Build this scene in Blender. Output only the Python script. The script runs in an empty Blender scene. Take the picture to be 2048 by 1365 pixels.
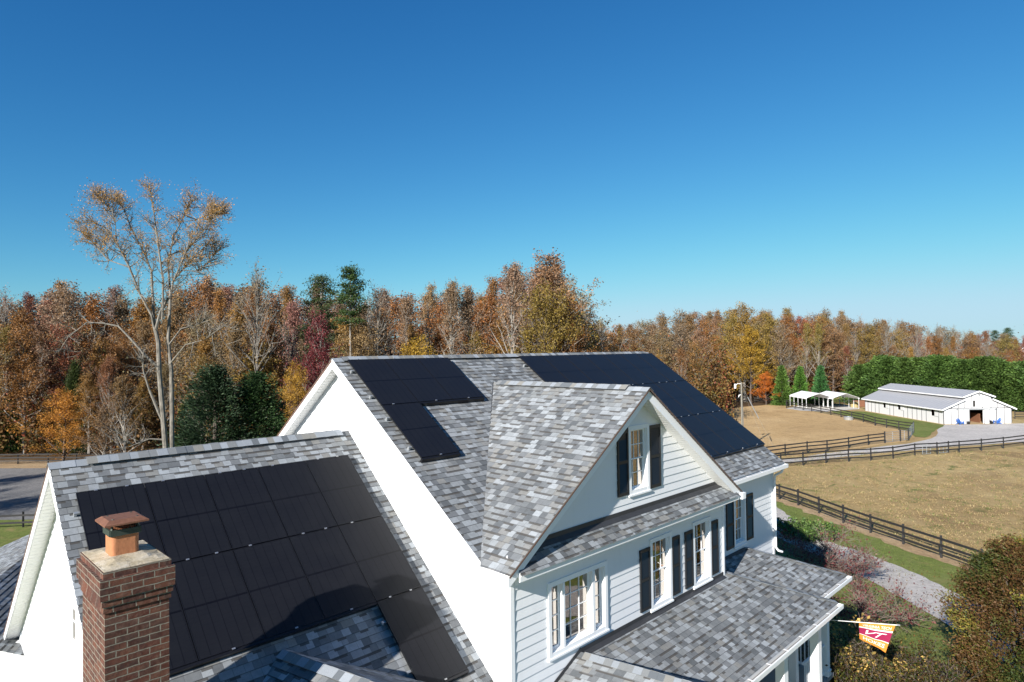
import bpy, bmesh, math, random
import numpy as np
from mathutils import Vector, Matrix
random.seed(7); np.random.seed(7)
HZ = 12.7                      # height of the viewpoint above the fields
R = math.radians
sc = bpy.context.scene
COL = sc.collection
# ------------------------------------------------------------------ camera
F_PX, YAW, PIT, ROL = 1276.7, 0.78488, -0.015687, -0.013015
CX, CY = -8.061, 13.850        # house frame: X along main ridge, Y towards the front, Z up from the viewpoint
cyw, syw = math.cos(YAW), math.sin(YAW)
def ray(px, py):
    a, b = px-1024, py-682.5
    c, s = math.cos(ROL), math.sin(ROL)
    u = a*c+b*s; v = -a*s+b*c
    r = u/F_PX; up2 = -v/F_PX
    cp, sp = math.cos(PIT), math.sin(PIT)
    fw = cp+up2*sp; up = -sp+up2*cp
    return (r*syw+fw*cyw, r*cyw-fw*syw, up)
def gat(px, py, z=0.0):        # point of the level z (above the fields) seen at a photo pixel
    d = ray(px, py); t = (z-HZ)/d[2]
    return (CX+d[0]*t, CY+d[1]*t)
def fat(px, depth):            # ground position in a given direction at a given distance
    d = ray(px, 690)
    return (CX+d[0]*depth, CY+d[1]*depth)
def mound(X, Y):
    dx, dy = X-4, Y-1
    return 1.9*math.exp(-((dx*dx+dy*dy)/(19.0**2)))
def W(p): return (p[0], -p[1], p[2])
# ------------------------------------------------------------------ object helpers
def tag(o, label=None, cat=None, group=None, kind=None):
    if label: o['label'] = label
    if cat: o['category'] = cat
    if group: o['group'] = group
    if kind: o['kind'] = kind
    return o
def empty(name, loc=(0,0,0), label=None, cat=None, group=None, rz=0):
    o = bpy.data.objects.new(name, None); COL.objects.link(o)
    o.location = W(loc); o.rotation_euler = (0,0,rz); o.empty_display_size = .2
    return tag(o, label, cat, group)
class MB:
    def __init__(s): s.v=[]; s.f=[]; s.uv=[]; s.mi=[]
    def add(s, vs, fs, uvs=None, mi=0):
        n=len(s.v); s.v += [tuple(p) for p in vs]
        for k,f in enumerate(fs):
            s.f.append([i+n for i in f]); s.mi.append(mi)
            s.uv.append([uvs[i] for i in f] if uvs else [(0,0)]*len(f))
        return s
    def quad(s, a,b,c,d, uv=((0,0),(1,0),(1,1),(0,1)), mi=0): return s.add([a,b,c,d],[(0,1,2,3)],list(uv),mi)
    def box(s, x0,x1,y0,y1,z0,z1, mi=0):
        if x0>x1:x0,x1=x1,x0
        if y0>y1:y0,y1=y1,y0
        if z0>z1:z0,z1=z1,z0
        return s.prism([(x0,y0,z0),(x1,y0,z0),(x1,y1,z0),(x0,y1,z0)],(0,0,z1-z0),mi)
    def prism(s, poly, d, mi=0):
        n=len(poly); top=[(p[0]+d[0],p[1]+d[1],p[2]+d[2]) for p in poly]
        # metric uvs per side
        nrm=Vector((0,0,0))
        for i in range(n):
            a,b=Vector(poly[i]),Vector(poly[(i+1)%n]); nrm+=a.cross(b)
        rev = nrm.dot(Vector(d))>0
        vs=list(poly)+top
        L=math.sqrt(sum(q*q for q in d)); u=0
        for i in range(n):
            j=(i+1)%n; e=(Vector(poly[j])-Vector(poly[i])).length
            q=[poly[i],poly[j],top[j],top[i]]; uv=[(u,0),(u+e,0),(u+e,L),(u,L)]
            if not rev: q=q[::-1]; uv=uv[::-1]
            s.add(q,[(0,1,2,3)],uv,mi); u+=e
        uvp=[(p[0],p[1]) for p in poly]
        if rev: s.add(poly[::-1],[tuple(range(n))],uvp[::-1],mi); s.add(top,[tuple(range(n))],uvp,mi)
        else: s.add(poly,[tuple(range(n))],uvp,mi); s.add(top[::-1],[tuple(range(n))],uvp[::-1],mi)
        return s
    def obox(s, c, ax, ay, az, mi=0):     # centre and three half-axis vectors
        c,ax,ay,az=map(Vector,(c,ax,ay,az))
        if ax.cross(ay).dot(az)<0: ay=-ay
        p=[c-ax-ay-az,c+ax-ay-az,c+ax+ay-az,c-ax+ay-az]
        return s.prism([tuple(q) for q in p], tuple(2*az), mi)
    def bar(s, a, b, w, h, mi=0, up=(0,0,1)):
        a,b=Vector(a),Vector(b); d=(b-a); L=d.length
        if L<1e-6: return s
        d/=L; up=Vector(up); sd=d.cross(up)
        if sd.length<1e-4: sd=Vector((1,0,0))
        sd.normalize(); u2=sd.cross(d)
        return s.obox((a+b)/2, d*L/2, sd*w/2, u2*h/2, mi)
    def tube(s, pts, rad, n=8, mi=0, cap=True):
        pts=[Vector(p) for p in pts]
        if not hasattr(rad,'__len__'): rad=[rad]*len(pts)
        vs=[]
        prev=None
        for i,p in enumerate(pts):
            d=(pts[min(i+1,len(pts)-1)]-pts[max(i-1,0)])
            if d.length<1e-9: d=Vector((0,0,1))
            d.normalize()
            if prev is None:
                a=d.cross(Vector((0,0,1)))
                if a.length<.1: a=d.cross(Vector((1,0,0)))
            else: a=prev-d*prev.dot(d)
            a.normalize(); prev=a; b=d.cross(a)
            for k in range(n):
                t=2*math.pi*k/n
                vs.append(tuple(p+(a*math.cos(t)+b*math.sin(t))*rad[i]))
        fs=[]; m=len(pts)
        for i in range(m-1):
            for k in range(n):
                k2=(k+1)%n; fs.append((i*n+k,i*n+k2,(i+1)*n+k2,(i+1)*n+k))
        if cap: fs.append(tuple(range(n))[::-1]); fs.append(tuple((m-1)*n+k for k in range(n)))
        return s.add(vs,fs,[(0,0)]*len(vs),mi)
    def obj(s, name, mat, parent=None, smooth=False, label=None, cat=None, group=None, kind=None, local=False, bevel=0):
        me=bpy.data.meshes.new(name)
        off=Vector((0,0,0))
        if parent is not None and not local:
            q=parent
            while q is not None: off+=Vector(q.location); q=q.parent
        if local: V=[W(p) for p in s.v]
        else: V=[(p[0]-off.x,-p[1]-off.y,p[2]-off.z) for p in s.v]
        F=[f[::-1] for f in s.f]
        me.from_pydata(V,[],F)
        uvl=me.uv_layers.new(name='UVMap'); k=0; buf=[]
        for u in s.uv:
            for q in u[::-1]: buf+= [q[0],q[1]]
        uvl.data.foreach_set('uv',buf)
        mats=mat if isinstance(mat,(list,tuple)) else [mat]
        for m in mats: me.materials.append(m)
        me.polygons.foreach_set('material_index',s.mi)
        if smooth: me.polygons.foreach_set('use_smooth',[True]*len(F))
        me.update()
        o=bpy.data.objects.new(name,me); COL.objects.link(o); o.parent=parent
        if bevel:
            md=o.modifiers.new('bevel','BEVEL'); md.width=bevel; md.segments=2; md.limit_method='ANGLE'
        return tag(o,label,cat,group,kind)
def copy_tree(o, parent=None):
    c=o.copy(); COL.objects.link(c); c.parent=parent
    for ch in list(o.children): copy_tree(ch,c)
    return c
# ------------------------------------------------------------------ node helpers
class NT:
    def __init__(s, name):
        s.m=bpy.data.materials.new(name); s.m.use_nodes=True; s.t=s.m.node_tree; s.t.nodes.clear()
        s.out=s.t.nodes.new('ShaderNodeOutputMaterial')
    def n(s, typ, ins=None, **kw):
        nd=s.t.nodes.new('ShaderNode'+typ)
        for k,v in kw.items(): setattr(nd,k,v)
        if ins:
            for k,v in ins.items():
                sk=nd.inputs[k]
                if isinstance(v,bpy.types.NodeSocket): s.t.links.new(v,sk)
                else: sk.default_value=v
        return nd
    def math(s, op, a, b=0.0, c=None):
        i={0:a,1:b}
        if c is not None: i[2]=c
        return s.n('Math',i,operation=op).outputs[0]
    def ramp(s, fac, stops, interp='LINEAR'):
        nd=s.n('ValToRGB',{0:fac}); cr=nd.color_ramp; cr.interpolation=interp
        while len(cr.elements)<len(stops): cr.elements.new(.5)
        for e,(p,c) in zip(cr.elements,stops):
            e.position=p; e.color=(c[0],c[1],c[2],1) if hasattr(c,'__len__') else (c,c,c,1)
        return nd.outputs[0]
    def mix(s, fac, a, b, typ='MIX'):
        nd=s.n('Mix',data_type='RGBA',blend_type=typ)
        for k,v in ((0,fac),(6,a),(7,b)):
            sk=nd.inputs[k]
            if isinstance(v,bpy.types.NodeSocket): s.t.links.new(v,sk)
            else: sk.default_value=v if k==0 else ((*v,1) if len(v)==3 else v)
        return nd.outputs[2]
    def noise(s, scale, detail=4, rough=.55, vec=None, dist=0.0, dim='3D'):
        i={'Scale':scale,'Detail':detail,'Roughness':rough,'Distortion':dist}
        if vec is not None: i['Vector']=vec
        return s.n('TexNoise',i,noise_dimensions=dim).outputs
    def geo(s): return s.n('NewGeometry').outputs['Position']
    def uv(s): return s.n('UVMap',uv_map='UVMap').outputs[0]
    def bump(s, h, strength=.3, dist=.01, normal=None):
        i={'Strength':strength,'Distance':dist,'Height':h}
        if normal is not None: i['Normal']=normal
        return s.n('Bump',i).outputs[0]
    def bsdf(s, color, rough=.7, normal=None, spec=.5, metal=0.0, **kw):
        i={'Base Color':(*color,1) if isinstance(color,(tuple,list)) and len(color)==3 else color,'Roughness':rough,'Specular IOR Level':spec,'Metallic':metal}
        if normal is not None: i['Normal']=normal
        i.update(kw)
        b=s.n('BsdfPrincipled',i).outputs[0]
        s.t.links.new(b,s.out.inputs[0]); return s.m
def simple(name, col, rough=.6, var=.12, scale=6, spec=.4, metal=0.0, bump=0.0):
    m=NT(name); nz=m.noise(scale,5,.6,m.geo())[0]
    c=m.mix(nz, tuple(x*(1-var) for x in col), tuple(min(1,x*(1+var)) for x in col))
    nb=m.bump(nz,bump,.02) if bump else None
    return m.bsdf(c,rough,nb,spec,metal)
# ------------------------------------------------------------------ materials
EXP = .143
def mat_shingle():
    m=NT('asphalt_shingle'); uv=m.uv(); sx=m.n('SeparateXYZ',{0:uv}); u,v=sx.outputs[0],sx.outputs[1]
    vr=m.math('DIVIDE',v,EXP); row=m.math('FLOOR',m.math('ADD',vr,.001)); vf=m.math('FRACT',m.math('ADD',vr,.001))
    ofs=m.math('MULTIPLY',row,13.37)
    w=m.math('ADD',m.math('DIVIDE',u,.17),ofs)
    vo=m.n('TexVoronoi',{'W':w,'Scale':1.0,'Randomness':.9},voronoi_dimensions='1D')
    rnd=m.n('SeparateColor',{0:vo.outputs['Color']}).outputs
    base=m.ramp(rnd[0],[(0,(0.0808,0.08904,0.09507)),(.15,(0.1276,0.138,0.1449)),(.34,(0.1829,0.1933,0.1955)),(.52,(0.1914,0.1897,0.1777)),(.64,(0.2381,0.2555,0.2665)),(.80,(0.302,0.3251,0.342)),(1,(0.1701,0.1825,0.1883))],'CONSTANT')
    base2=m.mix(m.math('ADD',.12,m.math('MULTIPLY',rnd[1],.35)),base,(0.1808,0.1853,0.1944))
    base2=m.mix(.5,base2,m.mix(1.0,base2,m.ramp(m.noise(11,4,.7,uv)[0],[(.3,.72),(.7,1.25)]),'MULTIPLY'))
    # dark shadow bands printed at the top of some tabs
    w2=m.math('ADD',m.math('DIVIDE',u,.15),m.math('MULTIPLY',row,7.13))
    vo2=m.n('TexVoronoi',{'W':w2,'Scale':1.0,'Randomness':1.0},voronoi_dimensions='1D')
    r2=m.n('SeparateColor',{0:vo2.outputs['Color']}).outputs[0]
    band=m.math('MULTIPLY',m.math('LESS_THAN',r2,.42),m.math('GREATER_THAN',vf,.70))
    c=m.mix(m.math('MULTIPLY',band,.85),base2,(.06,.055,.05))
    # butt joint between tabs
    d=m.n('TexVoronoi',{'W':w,'Scale':1.0,'Randomness':.9},voronoi_dimensions='1D',feature='DISTANCE_TO_EDGE').outputs['Distance']
    gap=m.math('LESS_THAN',d,.02)
    c=m.mix(m.math('MULTIPLY',gap,.45),c,(.05,.05,.055))
    lo=m.math('LESS_THAN',vf,.05)
    c=m.mix(m.math('MULTIPLY',lo,.5),c,(.05,.05,.055))  # thin row shadow painted into the colour along each course's lower edge
    gr=m.noise(180,2,.7,uv)[0]; big=m.noise(.5,3,.5,m.geo())[0]
    c=m.mix(.55,c,m.mix(1.0,c,m.ramp(gr,[(.25,.45),(.75,1.55)]),'MULTIPLY'))
    c=m.mix(.5,c,m.mix(1.0,c,m.ramp(big,[(.3,.75),(.7,1.2)]),'MULTIPLY'))
    h=m.math('ADD',m.math('MULTIPLY',rnd[2],.8),m.math('MULTIPLY',gr,.5))
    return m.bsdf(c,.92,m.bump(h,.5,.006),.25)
def mat_brick():
    m=NT('old_brick'); uv=m.uv()
    wob=m.noise(9,3,.6,uv)[1]; uv2=m.n('VectorMath',{0:uv,1:m.n('VectorMath',{0:wob,'Scale':.022},operation='SCALE').outputs[0]},operation='ADD').outputs[0]
    b=m.n('TexBrick',{'Vector':uv2,'Color1':(0,0,0,1),'Color2':(1,1,1,1),'Mortar':(.5,.5,.5,1),'Scale':1.0,'Mortar Size':.007,'Mortar Smooth':.25,'Bias':0.0,'Brick Width':.235,'Row Height':.0785},offset=.5)
    r=m.ramp(b.outputs[0],[(0,(0.054,0.0216,0.0162)),(.35,(0.1026,0.0351,0.0243)),(.7,(0.1296,0.0513,0.0324)),(1,(0.081,0.0405,0.0324))])
    n1=m.noise(14,6,.7,uv)[0]; n2=m.noise(60,3,.7,uv)[0]
    r=m.mix(m.ramp(n1,[(.45,0),(.72,.6)]),r,(.2,.13,.10))
    r=m.mix(m.ramp(n2,[(.55,0),(.75,.6)]),r,(.05,.03,.028))
    n3=m.noise(3.0,5,.75,uv)[0]; r=m.mix(m.ramp(n3,[(.45,0),(.62,.7)]),r,(.045,.03,.028))
    mort=m.mix(n1,(.13,.118,.095),(.29,.265,.215))
    c=m.mix(b.outputs['Fac'],r,mort)
    h=m.math('ADD',m.math('MULTIPLY',b.outputs['Fac'],-1.0),m.math('ADD',m.math('MULTIPLY',n1,.8),m.math('MULTIPLY',n2,.35)))
    return m.bsdf(c,.9,m.bump(h,1.0,.014),.2)
def mat_solar():
    m=NT('solar_glass'); uv=m.uv(); sx=m.n('SeparateXYZ',{0:uv}); u,v=sx.outputs[0],sx.outputs[1]
    def line(x,n,w):
        f=m.math('FRACT',m.math('MULTIPLY',x,n)); a=m.math('MINIMUM',f,m.math('SUBTRACT',1.0,f))
        return m.math('LESS_THAN',a,w)
    l1=line(u,6.0,.03); l2=line(v,20.0,.03); mid=m.math('LESS_THAN',m.math('ABSOLUTE',m.math('SUBTRACT',v,.5)),.010)
    fine=line(u,60.0,.12)
    c=m.mix(m.math('MULTIPLY',fine,.35),(.0085,.009,.0115),(.014,.0145,.017))
    c=m.mix(m.math('MULTIPLY',l2,.45),c,(.004,.004,.006))
    c=m.mix(m.math('MAXIMUM',l1,mid),c,(.0025,.0025,.004))
    du=m.noise(2.0,5,.7,m.geo())[0]
    c=m.mix(m.ramp(du,[(.35,.01),(.8,.04)]),c,(.07,.07,.075))
    return m.bsdf(c,m.ramp(du,[(.3,.34),(.7,.42)]),None,.23)
def mat_siding(name='white_siding', col=(.74,.75,.765)):
    m=NT(name); g=m.geo()
    n=m.noise(1.2,5,.6,g)[0]; st=m.noise(7,3,.5,m.n('VectorMath',{0:g,1:(1,1,.15)},operation='MULTIPLY').outputs[0])[0]
    c=m.mix(m.ramp(n,[(.35,0),(.75,.5)]),col,tuple(x*.93 for x in col))
    c=m.mix(m.ramp(st,[(.55,0),(.8,.25)]),c,tuple(x*.86 for x in col))
    return m.bsdf(c,.45,m.bump(m.noise(30,3,.5,g)[0],.06,.004),.35)
def mat_leaf(name, cols, trans=.3):
    m=NT(name)
    at=m.n('Attribute',attribute_name='tint').outputs['Fac']
    oi=m.n('ObjectInfo'); 
    c=m.ramp(at,cols)
    c=m.mix(1.0,c,oi.outputs['Color'],'MULTIPLY')
    d=m.n('BsdfDiffuse',{'Color':c}); t=m.n('BsdfTranslucent',{'Color':c})
    gl=m.n('BsdfGlossy',{'Color':(.5,.5,.5,1),'Roughness':.55})
    mx=m.n('MixShader',{0:trans,1:d.outputs[0],2:t.outputs[0]})
    mx2=m.n('MixShader',{0:.03,1:mx.outputs[0],2:gl.outputs[0]})
    m.t.links.new(mx2.outputs[0],m.out.inputs[0]); return m.m
def mat_bark(name, a, b, scale=3):
    m=NT(name); g=m.n('TexCoord').outputs['Object']
    n=m.noise(scale,6,.7,m.n('VectorMath',{0:g,1:(1,1,.35)},operation='MULTIPLY').outputs[0])[0]
    c=m.ramp(n,[(.3,a),(.62,b)])
    return m.bsdf(c,.9,m.bump(n,.6,.03),.2)
def mat_ground(name, stops, scales=(.06,.6,9), bump=.5, extra=None):
    m=NT(name); g=m.geo()
    a=m.noise(scales[0],6,.62,g,.6)[0]; b=m.noise(scales[1],6,.65,g,.4)[0]; c=m.noise(scales[2],4,.7,g)[0]
    f=m.math('ADD',m.math('MULTIPLY',a,.55),m.math('ADD',m.math('MULTIPLY',b,.3),m.math('MULTIPLY',c,.15)))
    col=m.ramp(f,stops)
    mid_=m.noise(5,5,.8,m.n('VectorMath',{0:g,1:(1.0,.55,1)},operation='MULTIPLY').outputs[0],.8)[0]
    col=m.mix(.75,col,m.mix(1.0,col,m.ramp(mid_,[(.3,.5),(.5,1.0),(.7,1.4)]),'MULTIPLY'))
    fine=m.noise(40,3,.75,g)[0]
    col=m.mix(.6,col,m.mix(1.0,col,m.ramp(fine,[(.25,.5),(.75,1.5)]),'MULTIPLY'))
    if extra: col=extra(m,g,col,a,b,c)
    h=m.math('ADD',m.math('MULTIPLY',c,1.0),m.math('MULTIPLY',fine,.6))
    return m.bsdf(col,.95,m.bump(h,bump,.06),.15)
M={}
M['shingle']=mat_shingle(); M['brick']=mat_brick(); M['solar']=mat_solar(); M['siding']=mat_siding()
M['trim']=mat_siding('white_trim',(.82,.83,.84))
M['soffit']=simple('vented_soffit',(.70,.70,.68),.5,.04,3)
M['panel_frame']=simple('black_anodised',(.012,.012,.014),.35,.2,8,.5,.3)
M['clip']=simple('bare_aluminium',(.55,.55,.55),.35,.1,8,.5,.8)
M['flash']=simple('dark_flashing',(.035,.036,.04),.5,.35,5,.4)
M['drip']=simple('brown_drip_edge',(.12,.075,.06),.5,.2,5)
M['shutter']=simple('black_shutter',(.014,.016,.019),.45,.2,10,.4)
M['gutter']=simple('white_gutter',(.80,.81,.81),.35,.05,3,.5)
M['gutter_in']=simple('gutter_inside',(.10,.09,.08),.8,.5,8,.2)
M['clay']=simple('terracotta_flue',(.38,.16,.075),.8,.25,14,.3,0,.3)
M['mortar']=NT('mortar_crown')
def _mc():
    m=M['mortar']; g=m.geo(); n=m.noise(5,6,.7,g,.5)[0]; w=m.noise(30,4,.7,g)[0]
    cr=m.n('TexVoronoi',{'Vector':m.n('VectorMath',{0:g,1:m.n('VectorMath',{0:m.noise(6,3,.6,g)[1],'Scale':.25},operation='SCALE').outputs[0]},operation='ADD').outputs[0],'Scale':2.6},feature='DISTANCE_TO_EDGE').outputs[0]
    c=m.ramp(n,[(.3,(.26,.21,.13)),(.5,(.4,.34,.24)),(.7,(.5,.45,.37))])
    c=m.mix(m.ramp(w,[(.5,0),(.75,.5)]),c,(.2,.17,.12))
    c=m.mix(m.ramp(cr,[(0,.8),(.012,0)]),c,(.06,.05,.045))
    return m.bsdf(c,.9,m.bump(m.math('ADD',n,m.math('MULTIPLY',w,.4)),.6,.02),.2)
M['mortar']=_mc()
M['rust']=simple('rusted_steel',(.19,.088,.055),.7,.55,16,.35,.3,.2)
M['cap_dark']=simple('dark_steel_band',(.045,.06,.05),.6,.3,14,.4,.4)
M['curtain']=simple('cream_curtain',(0.105,0.1008,0.092),.8,.08,8)
M['room']=simple('dim_room',(0.042,0.036,0.032),.9,.3,1.5)
def mat_glass():
    m=NT('window_glass'); fr=m.n('Fresnel',{'IOR':1.5}).outputs[0]
    f=m.math('ADD',m.math('MULTIPLY',fr,.9),.03)
    n=m.bump(m.noise(1.4,2,.5,m.geo())[0],.05,.02)
    gl=m.n('BsdfGlossy',{'Color':(.40,.37,.34,1),'Roughness':.02,'Normal':n}).outputs[0]
    tr=m.n('BsdfTransparent',{'Color':(.72,.74,.72,1)}).outputs[0]
    mx=m.n('MixShader',{0:f,1:tr,2:gl}).outputs[0]; m.t.links.new(mx,m.out.inputs[0]); return m.m
M['glass']=mat_glass()
M['metal_roof']=simple('grey_metal_roof',(.36,.36,.37),.45,.06,2,.4,.2)
M['barn']=mat_siding('barn_panel',(.60,.60,.605))
M['barn_batten']=simple('barn_dark_batten',(.10,.10,.105),.6,.1,4)
M['black_board']=simple('black_fence_board',(.018,.017,.017),.65,.5,7,.35)
M['pole_wood']=mat_bark('weathered_pole',(.11,.10,.085),(.21,.195,.16),5)
M['white_metal']=simple('white_painted_steel',(.80,.80,.80),.4,.05,3)
M['blue']=simple('blue_plastic',(.03,.12,.42),.45,.12,6)
M['dark']=simple('dark_interior',(.02,.018,.016),.9,.3,2)
M['wood']=simple('brown_stall_boards',(.17,.075,.04),.7,.35,5)
M['galv']=simple('galvanised_steel',(.42,.44,.45),.4,.12,6,.5,.6)
M['porch_floor']=simple('grey_porch_floor',(.28,.27,.26),.7,.15,4)
M['concrete']=simple('pale_concrete',(.45,.43,.4),.85,.15,5)
M['asphalt']=mat_ground('road_asphalt',[(.3,(.12,.12,.12)),(.5,(.17,.165,.16)),(.7,(.22,.21,.20))],(.1,1.2,12),.3)
M['gravel']=mat_ground('grey_gravel',[(.3,(0.324,0.3001,0.2746)),(.5,(0.4536,0.4212,0.3915)),(.7,(0.5616,0.5265,0.4882))],(0.162,2.632,18.31),.8)
def _grassy(m,g,col,a,b,c):
    p=m.noise(.28,6,.72,g,1.2)[0]; f=m.ramp(p,[(.56,0),(.66,.85)])
    col=m.mix(f,col,(.085,.115,.03))
    q=m.noise(.11,5,.6,m.n('VectorMath',{0:g,1:(31,17,0)},operation='ADD').outputs[0],.6)[0]
    col=m.mix(m.ramp(q,[(.52,0),(.68,.55)]),col,(.16,.095,.05))
    s=m.noise(3.2,4,.8,g,1.5)[0]
    return m.mix(m.ramp(s,[(.64,0),(.72,.55)]),col,(.07,.06,.03))
M['field']=mat_ground('dry_pasture',[(.3,(0.234,0.1575,0.0675)),(.5,(0.36,0.2565,0.117)),(.7,(0.45,0.342,0.171))],(0.045,0.45,6.3),.6,_grassy)
def _pad(m,g,col,a,b,c):
    s=m.noise(.5,5,.75,m.n('VectorMath',{0:g,1:(1,.45,1)},operation='MULTIPLY').outputs[0],1.5)[0]
    col=m.mix(m.ramp(s,[(.52,0),(.66,.5)]),col,(.16,.10,.055))
    s2=m.noise(1.1,3,.8,g,1)[0]
    return m.mix(m.ramp(s2,[(.68,0),(.74,.6)]),col,(.07,.05,.035))
M['paddock']=mat_ground('paddock_dirt',[(.3,(.32,.205,.095)),(.5,(.44,.295,.14)),(.7,(.53,.375,.20))],(.07,.4,5),.5,_pad)
def _lawn(m,g,col,a,b,c):
    p=m.noise(.5,6,.7,g,1)[0]; col=m.mix(m.ramp(p,[(.54,0),(.7,.75)]),col,(.27,.2,.09))
    s=m.noise(6,3,.8,g)[0]; return m.mix(m.ramp(s,[(.62,0),(.7,.7)]),col,(.24,.19,.07))
M['lawn']=mat_ground('green_lawn',[(.3,(.085,.105,.025)),(.5,(.135,.165,.04)),(.7,(.20,.215,.07))],(.1,1.0,14),.7,_lawn)
M['mulch']=mat_ground('leaf_mulch',[(.3,(.10,.06,.035)),(.55,(.19,.12,.075)),(.7,(.26,.17,.11))],(.3,2,20),.9)
M['forest_floor']=mat_ground('leaf_litter',[(.3,(.05,.035,.02)),(.55,(.10,.06,.03)),(.75,(.16,.1,.05))],(.1,.8,6),1.0)
M['dirt_edge']=mat_ground('bare_sandy_soil',[(.3,(.27,.17,.09)),(.5,(.36,.25,.14)),(.7,(.42,.31,.19))],(.3,2,14),.8)
# ------------------------------------------------------------------ polygon clipping
def clip(poly, ax, val, keep_ge):
    out=[]; n=len(poly)
    for i in range(n):
        a,b=poly[i],poly[(i+1)%n]
        da=(a[ax]-val)*(1 if keep_ge else -1); db=(b[ax]-val)*(1 if keep_ge else -1)
        if da>=-1e-9: out.append(a)
        if (da>1e-9 and db<-1e-9) or (da<-1e-9 and db>1e-9):
            t=da/(da-db); out.append((a[0]+(b[0]-a[0])*t,a[1]+(b[1]-a[1])*t))
    r=[]
    for p in out:
        if not r or abs(p[0]-r[-1][0])+abs(p[1]-r[-1][1])>1e-6: r.append(p)
    if len(r)>1 and abs(r[0][0]-r[-1][0])+abs(r[0][1]-r[-1][1])<1e-6: r.pop()
    return r if len(r)>2 else []
def courses(mb, polys, O, eu, ev, nn, e, lip, v_off=0.0, mi=0):
    """lay a surface as overlapping courses: each one is tilted so its lower edge stands proud of the one below"""
    O,eu,ev,nn=map(Vector,(O,eu,ev,nn))
    for poly in polys:
        vs=[p[1] for p in poly]; k0=math.floor((min(vs)-v_off)/e-1e-6); k1=math.ceil((max(vs)-v_off)/e+1e-6)
        for k in range(k0,k1):
            a=v_off+k*e; b=a+e
            q=clip(clip(poly,1,a,True),1,b,False)
            if not q: continue
            P=[tuple(O+eu*p[0]+ev*p[1]+nn*(lip*(1-(p[1]-a)/e))) for p in q]
            uv=[(p[0],min(max(p[1],a+1e-4),b-1e-4)-v_off) for p in q]
            d=(Vector(P[1])-Vector(P[0])).cross(Vector(P[2])-Vector(P[1]))
            if d.dot(nn)<0: P=P[::-1]; uv=uv[::-1]
            mb.add(P,[tuple(range(len(P)))],uv,mi)
            for i in range(len(q)):
                c,d2=q[i],q[(i+1)%len(q)]
                if abs(c[1]-a)<1e-6 and abs(d2[1]-a)<1e-6 and abs(c[0]-d2[0])>1e-4:
                    u0,u1=sorted((c[0],d2[0]))
                    p0=O+eu*u0+ev*a; p1=O+eu*u1+ev*a
                    qd=[tuple(p0),tuple(p1),tuple(p1+nn*lip),tuple(p0+nn*lip)]
                    mb.add(qd,[(0,1,2,3)],[(u0,a-v_off+.001),(u1,a-v_off+.001),(u1,a-v_off+.004),(u0,a-v_off+.004)],mi)
def with_holes(poly, holes):
    xs=sorted({h[0] for h in holes}|{h[1] for h in holes})
    out=[]; rest=poly; cuts=[-1e9]+xs+[1e9]
    for a,b in zip(cuts[:-1],cuts[1:]):
        col=clip(clip(poly,0,a,True),0,b,False) if a>-1e8 or b<1e8 else poly
        if not col: continue
        hs=sorted([h for h in holes if h[0]<=a+1e-6 and h[1]>=b-1e-6],key=lambda h:h[2])
        lo=-1e9
        for h in hs:
            q=clip(clip(col,1,lo,True) if lo>-1e8 else col,1,h[2],False)
            if q: out.append(q)
            lo=h[3]
        q=clip(col,1,lo,True) if lo>-1e8 else col
        if q: out.append(q)
    return out
# ================================================================== THE HOUSE
ZG=-10.85+HZ          # level of the ground at the house
house=empty('house',(4,0,ZG),'large white lap-sided house with grey shingle roofs, black solar panels and black shutters','house')
def z_(v): return v+HZ
RZ,S1=z_(-.133),.702           # main ridge and slope
CXR,CZ,S2=4.02,z_(-.852),.68   # cross gable
WX,WY,WZ,SW=-5.61,.295,z_(-1.851),.841
YW,YR=5.67,4.94
def roofplane(name, polyXY, zf, along, down, v0, deck=.15, inset=.025):
    """polyXY in plan; zf(X,Y) height; along/down unit plan directions"""
    s=zf(0,0)-zf(down[0],down[1]); L=math.sqrt(1+s*s)
    eu=(along[0],along[1],0); ev=(-down[0]/L,-down[1]/L,s/L)
    nn=Vector(eu).cross(Vector(ev)); 
    if nn.z<0: nn=-nn
    O=(0,0,zf(0,0))
    P2=[(p[0]*along[0]+p[1]*along[1], -(p[0]*down[0]+p[1]*down[1])*L) for p in polyXY]
    # O offset: point(u,v)=O+eu*u+ev*v must equal plane point
    mb=MB(); courses(mb,[P2],O,eu,ev,nn,EXP,.009,v_off=v0)
    r=mb.obj(name,M['shingle'],house)
    cx=sum(p[0] for p in polyXY)/len(polyXY); cy=sum(p[1] for p in polyXY)/len(polyXY)
    return r
def deck(polyXY, zf, t=.17, top=-.012, name='roof_deck', mat=None):
    poly=[(x,y,zf(x,y)+top) for x,y in polyXY]
    m=MB(); m.prism(poly,(0,0,-t)); return m.obj(name,mat or M['trim'],house)
mainf=lambda X,Y: RZ-S1*Y
mainb=lambda X,Y: RZ+S1*Y
crl=lambda X,Y: CZ-S2*(CXR-X)
crr=lambda X,Y: CZ-S2*(X-CXR)
wf=lambda X,Y: WZ-SW*(Y-WY)
wb=lambda X,Y: WZ+SW*(Y-WY)
XE=13.26
yv=(RZ-CZ)/S1
roofplane('roof',[(-.3,0),(CXR,0),(CXR,yv),(-.3,5.24)],mainf,(1,0),(0,1),0)
roofplane('roof',[(CXR,0),(XE,0),(XE,5.24),(8.37,5.24),(CXR,yv)],mainf,(1,0),(0,1),0)
roofplane('roof',[(-.3,0),(XE,0),(XE,-5.24),(-.3,-5.24)],mainb,(1,0),(0,-1),0)
YF=6.05
roofplane('roof',[(CXR,yv),(CXR,YF),(-.38,YF),(-.38,5.3)],crl,(0,1),(-1,0),0)
roofplane('roof',[(CXR,yv),(CXR,YF),(8.43,YF),(8.43,5.3)],crr,(0,1),(1,0),0)
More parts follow.
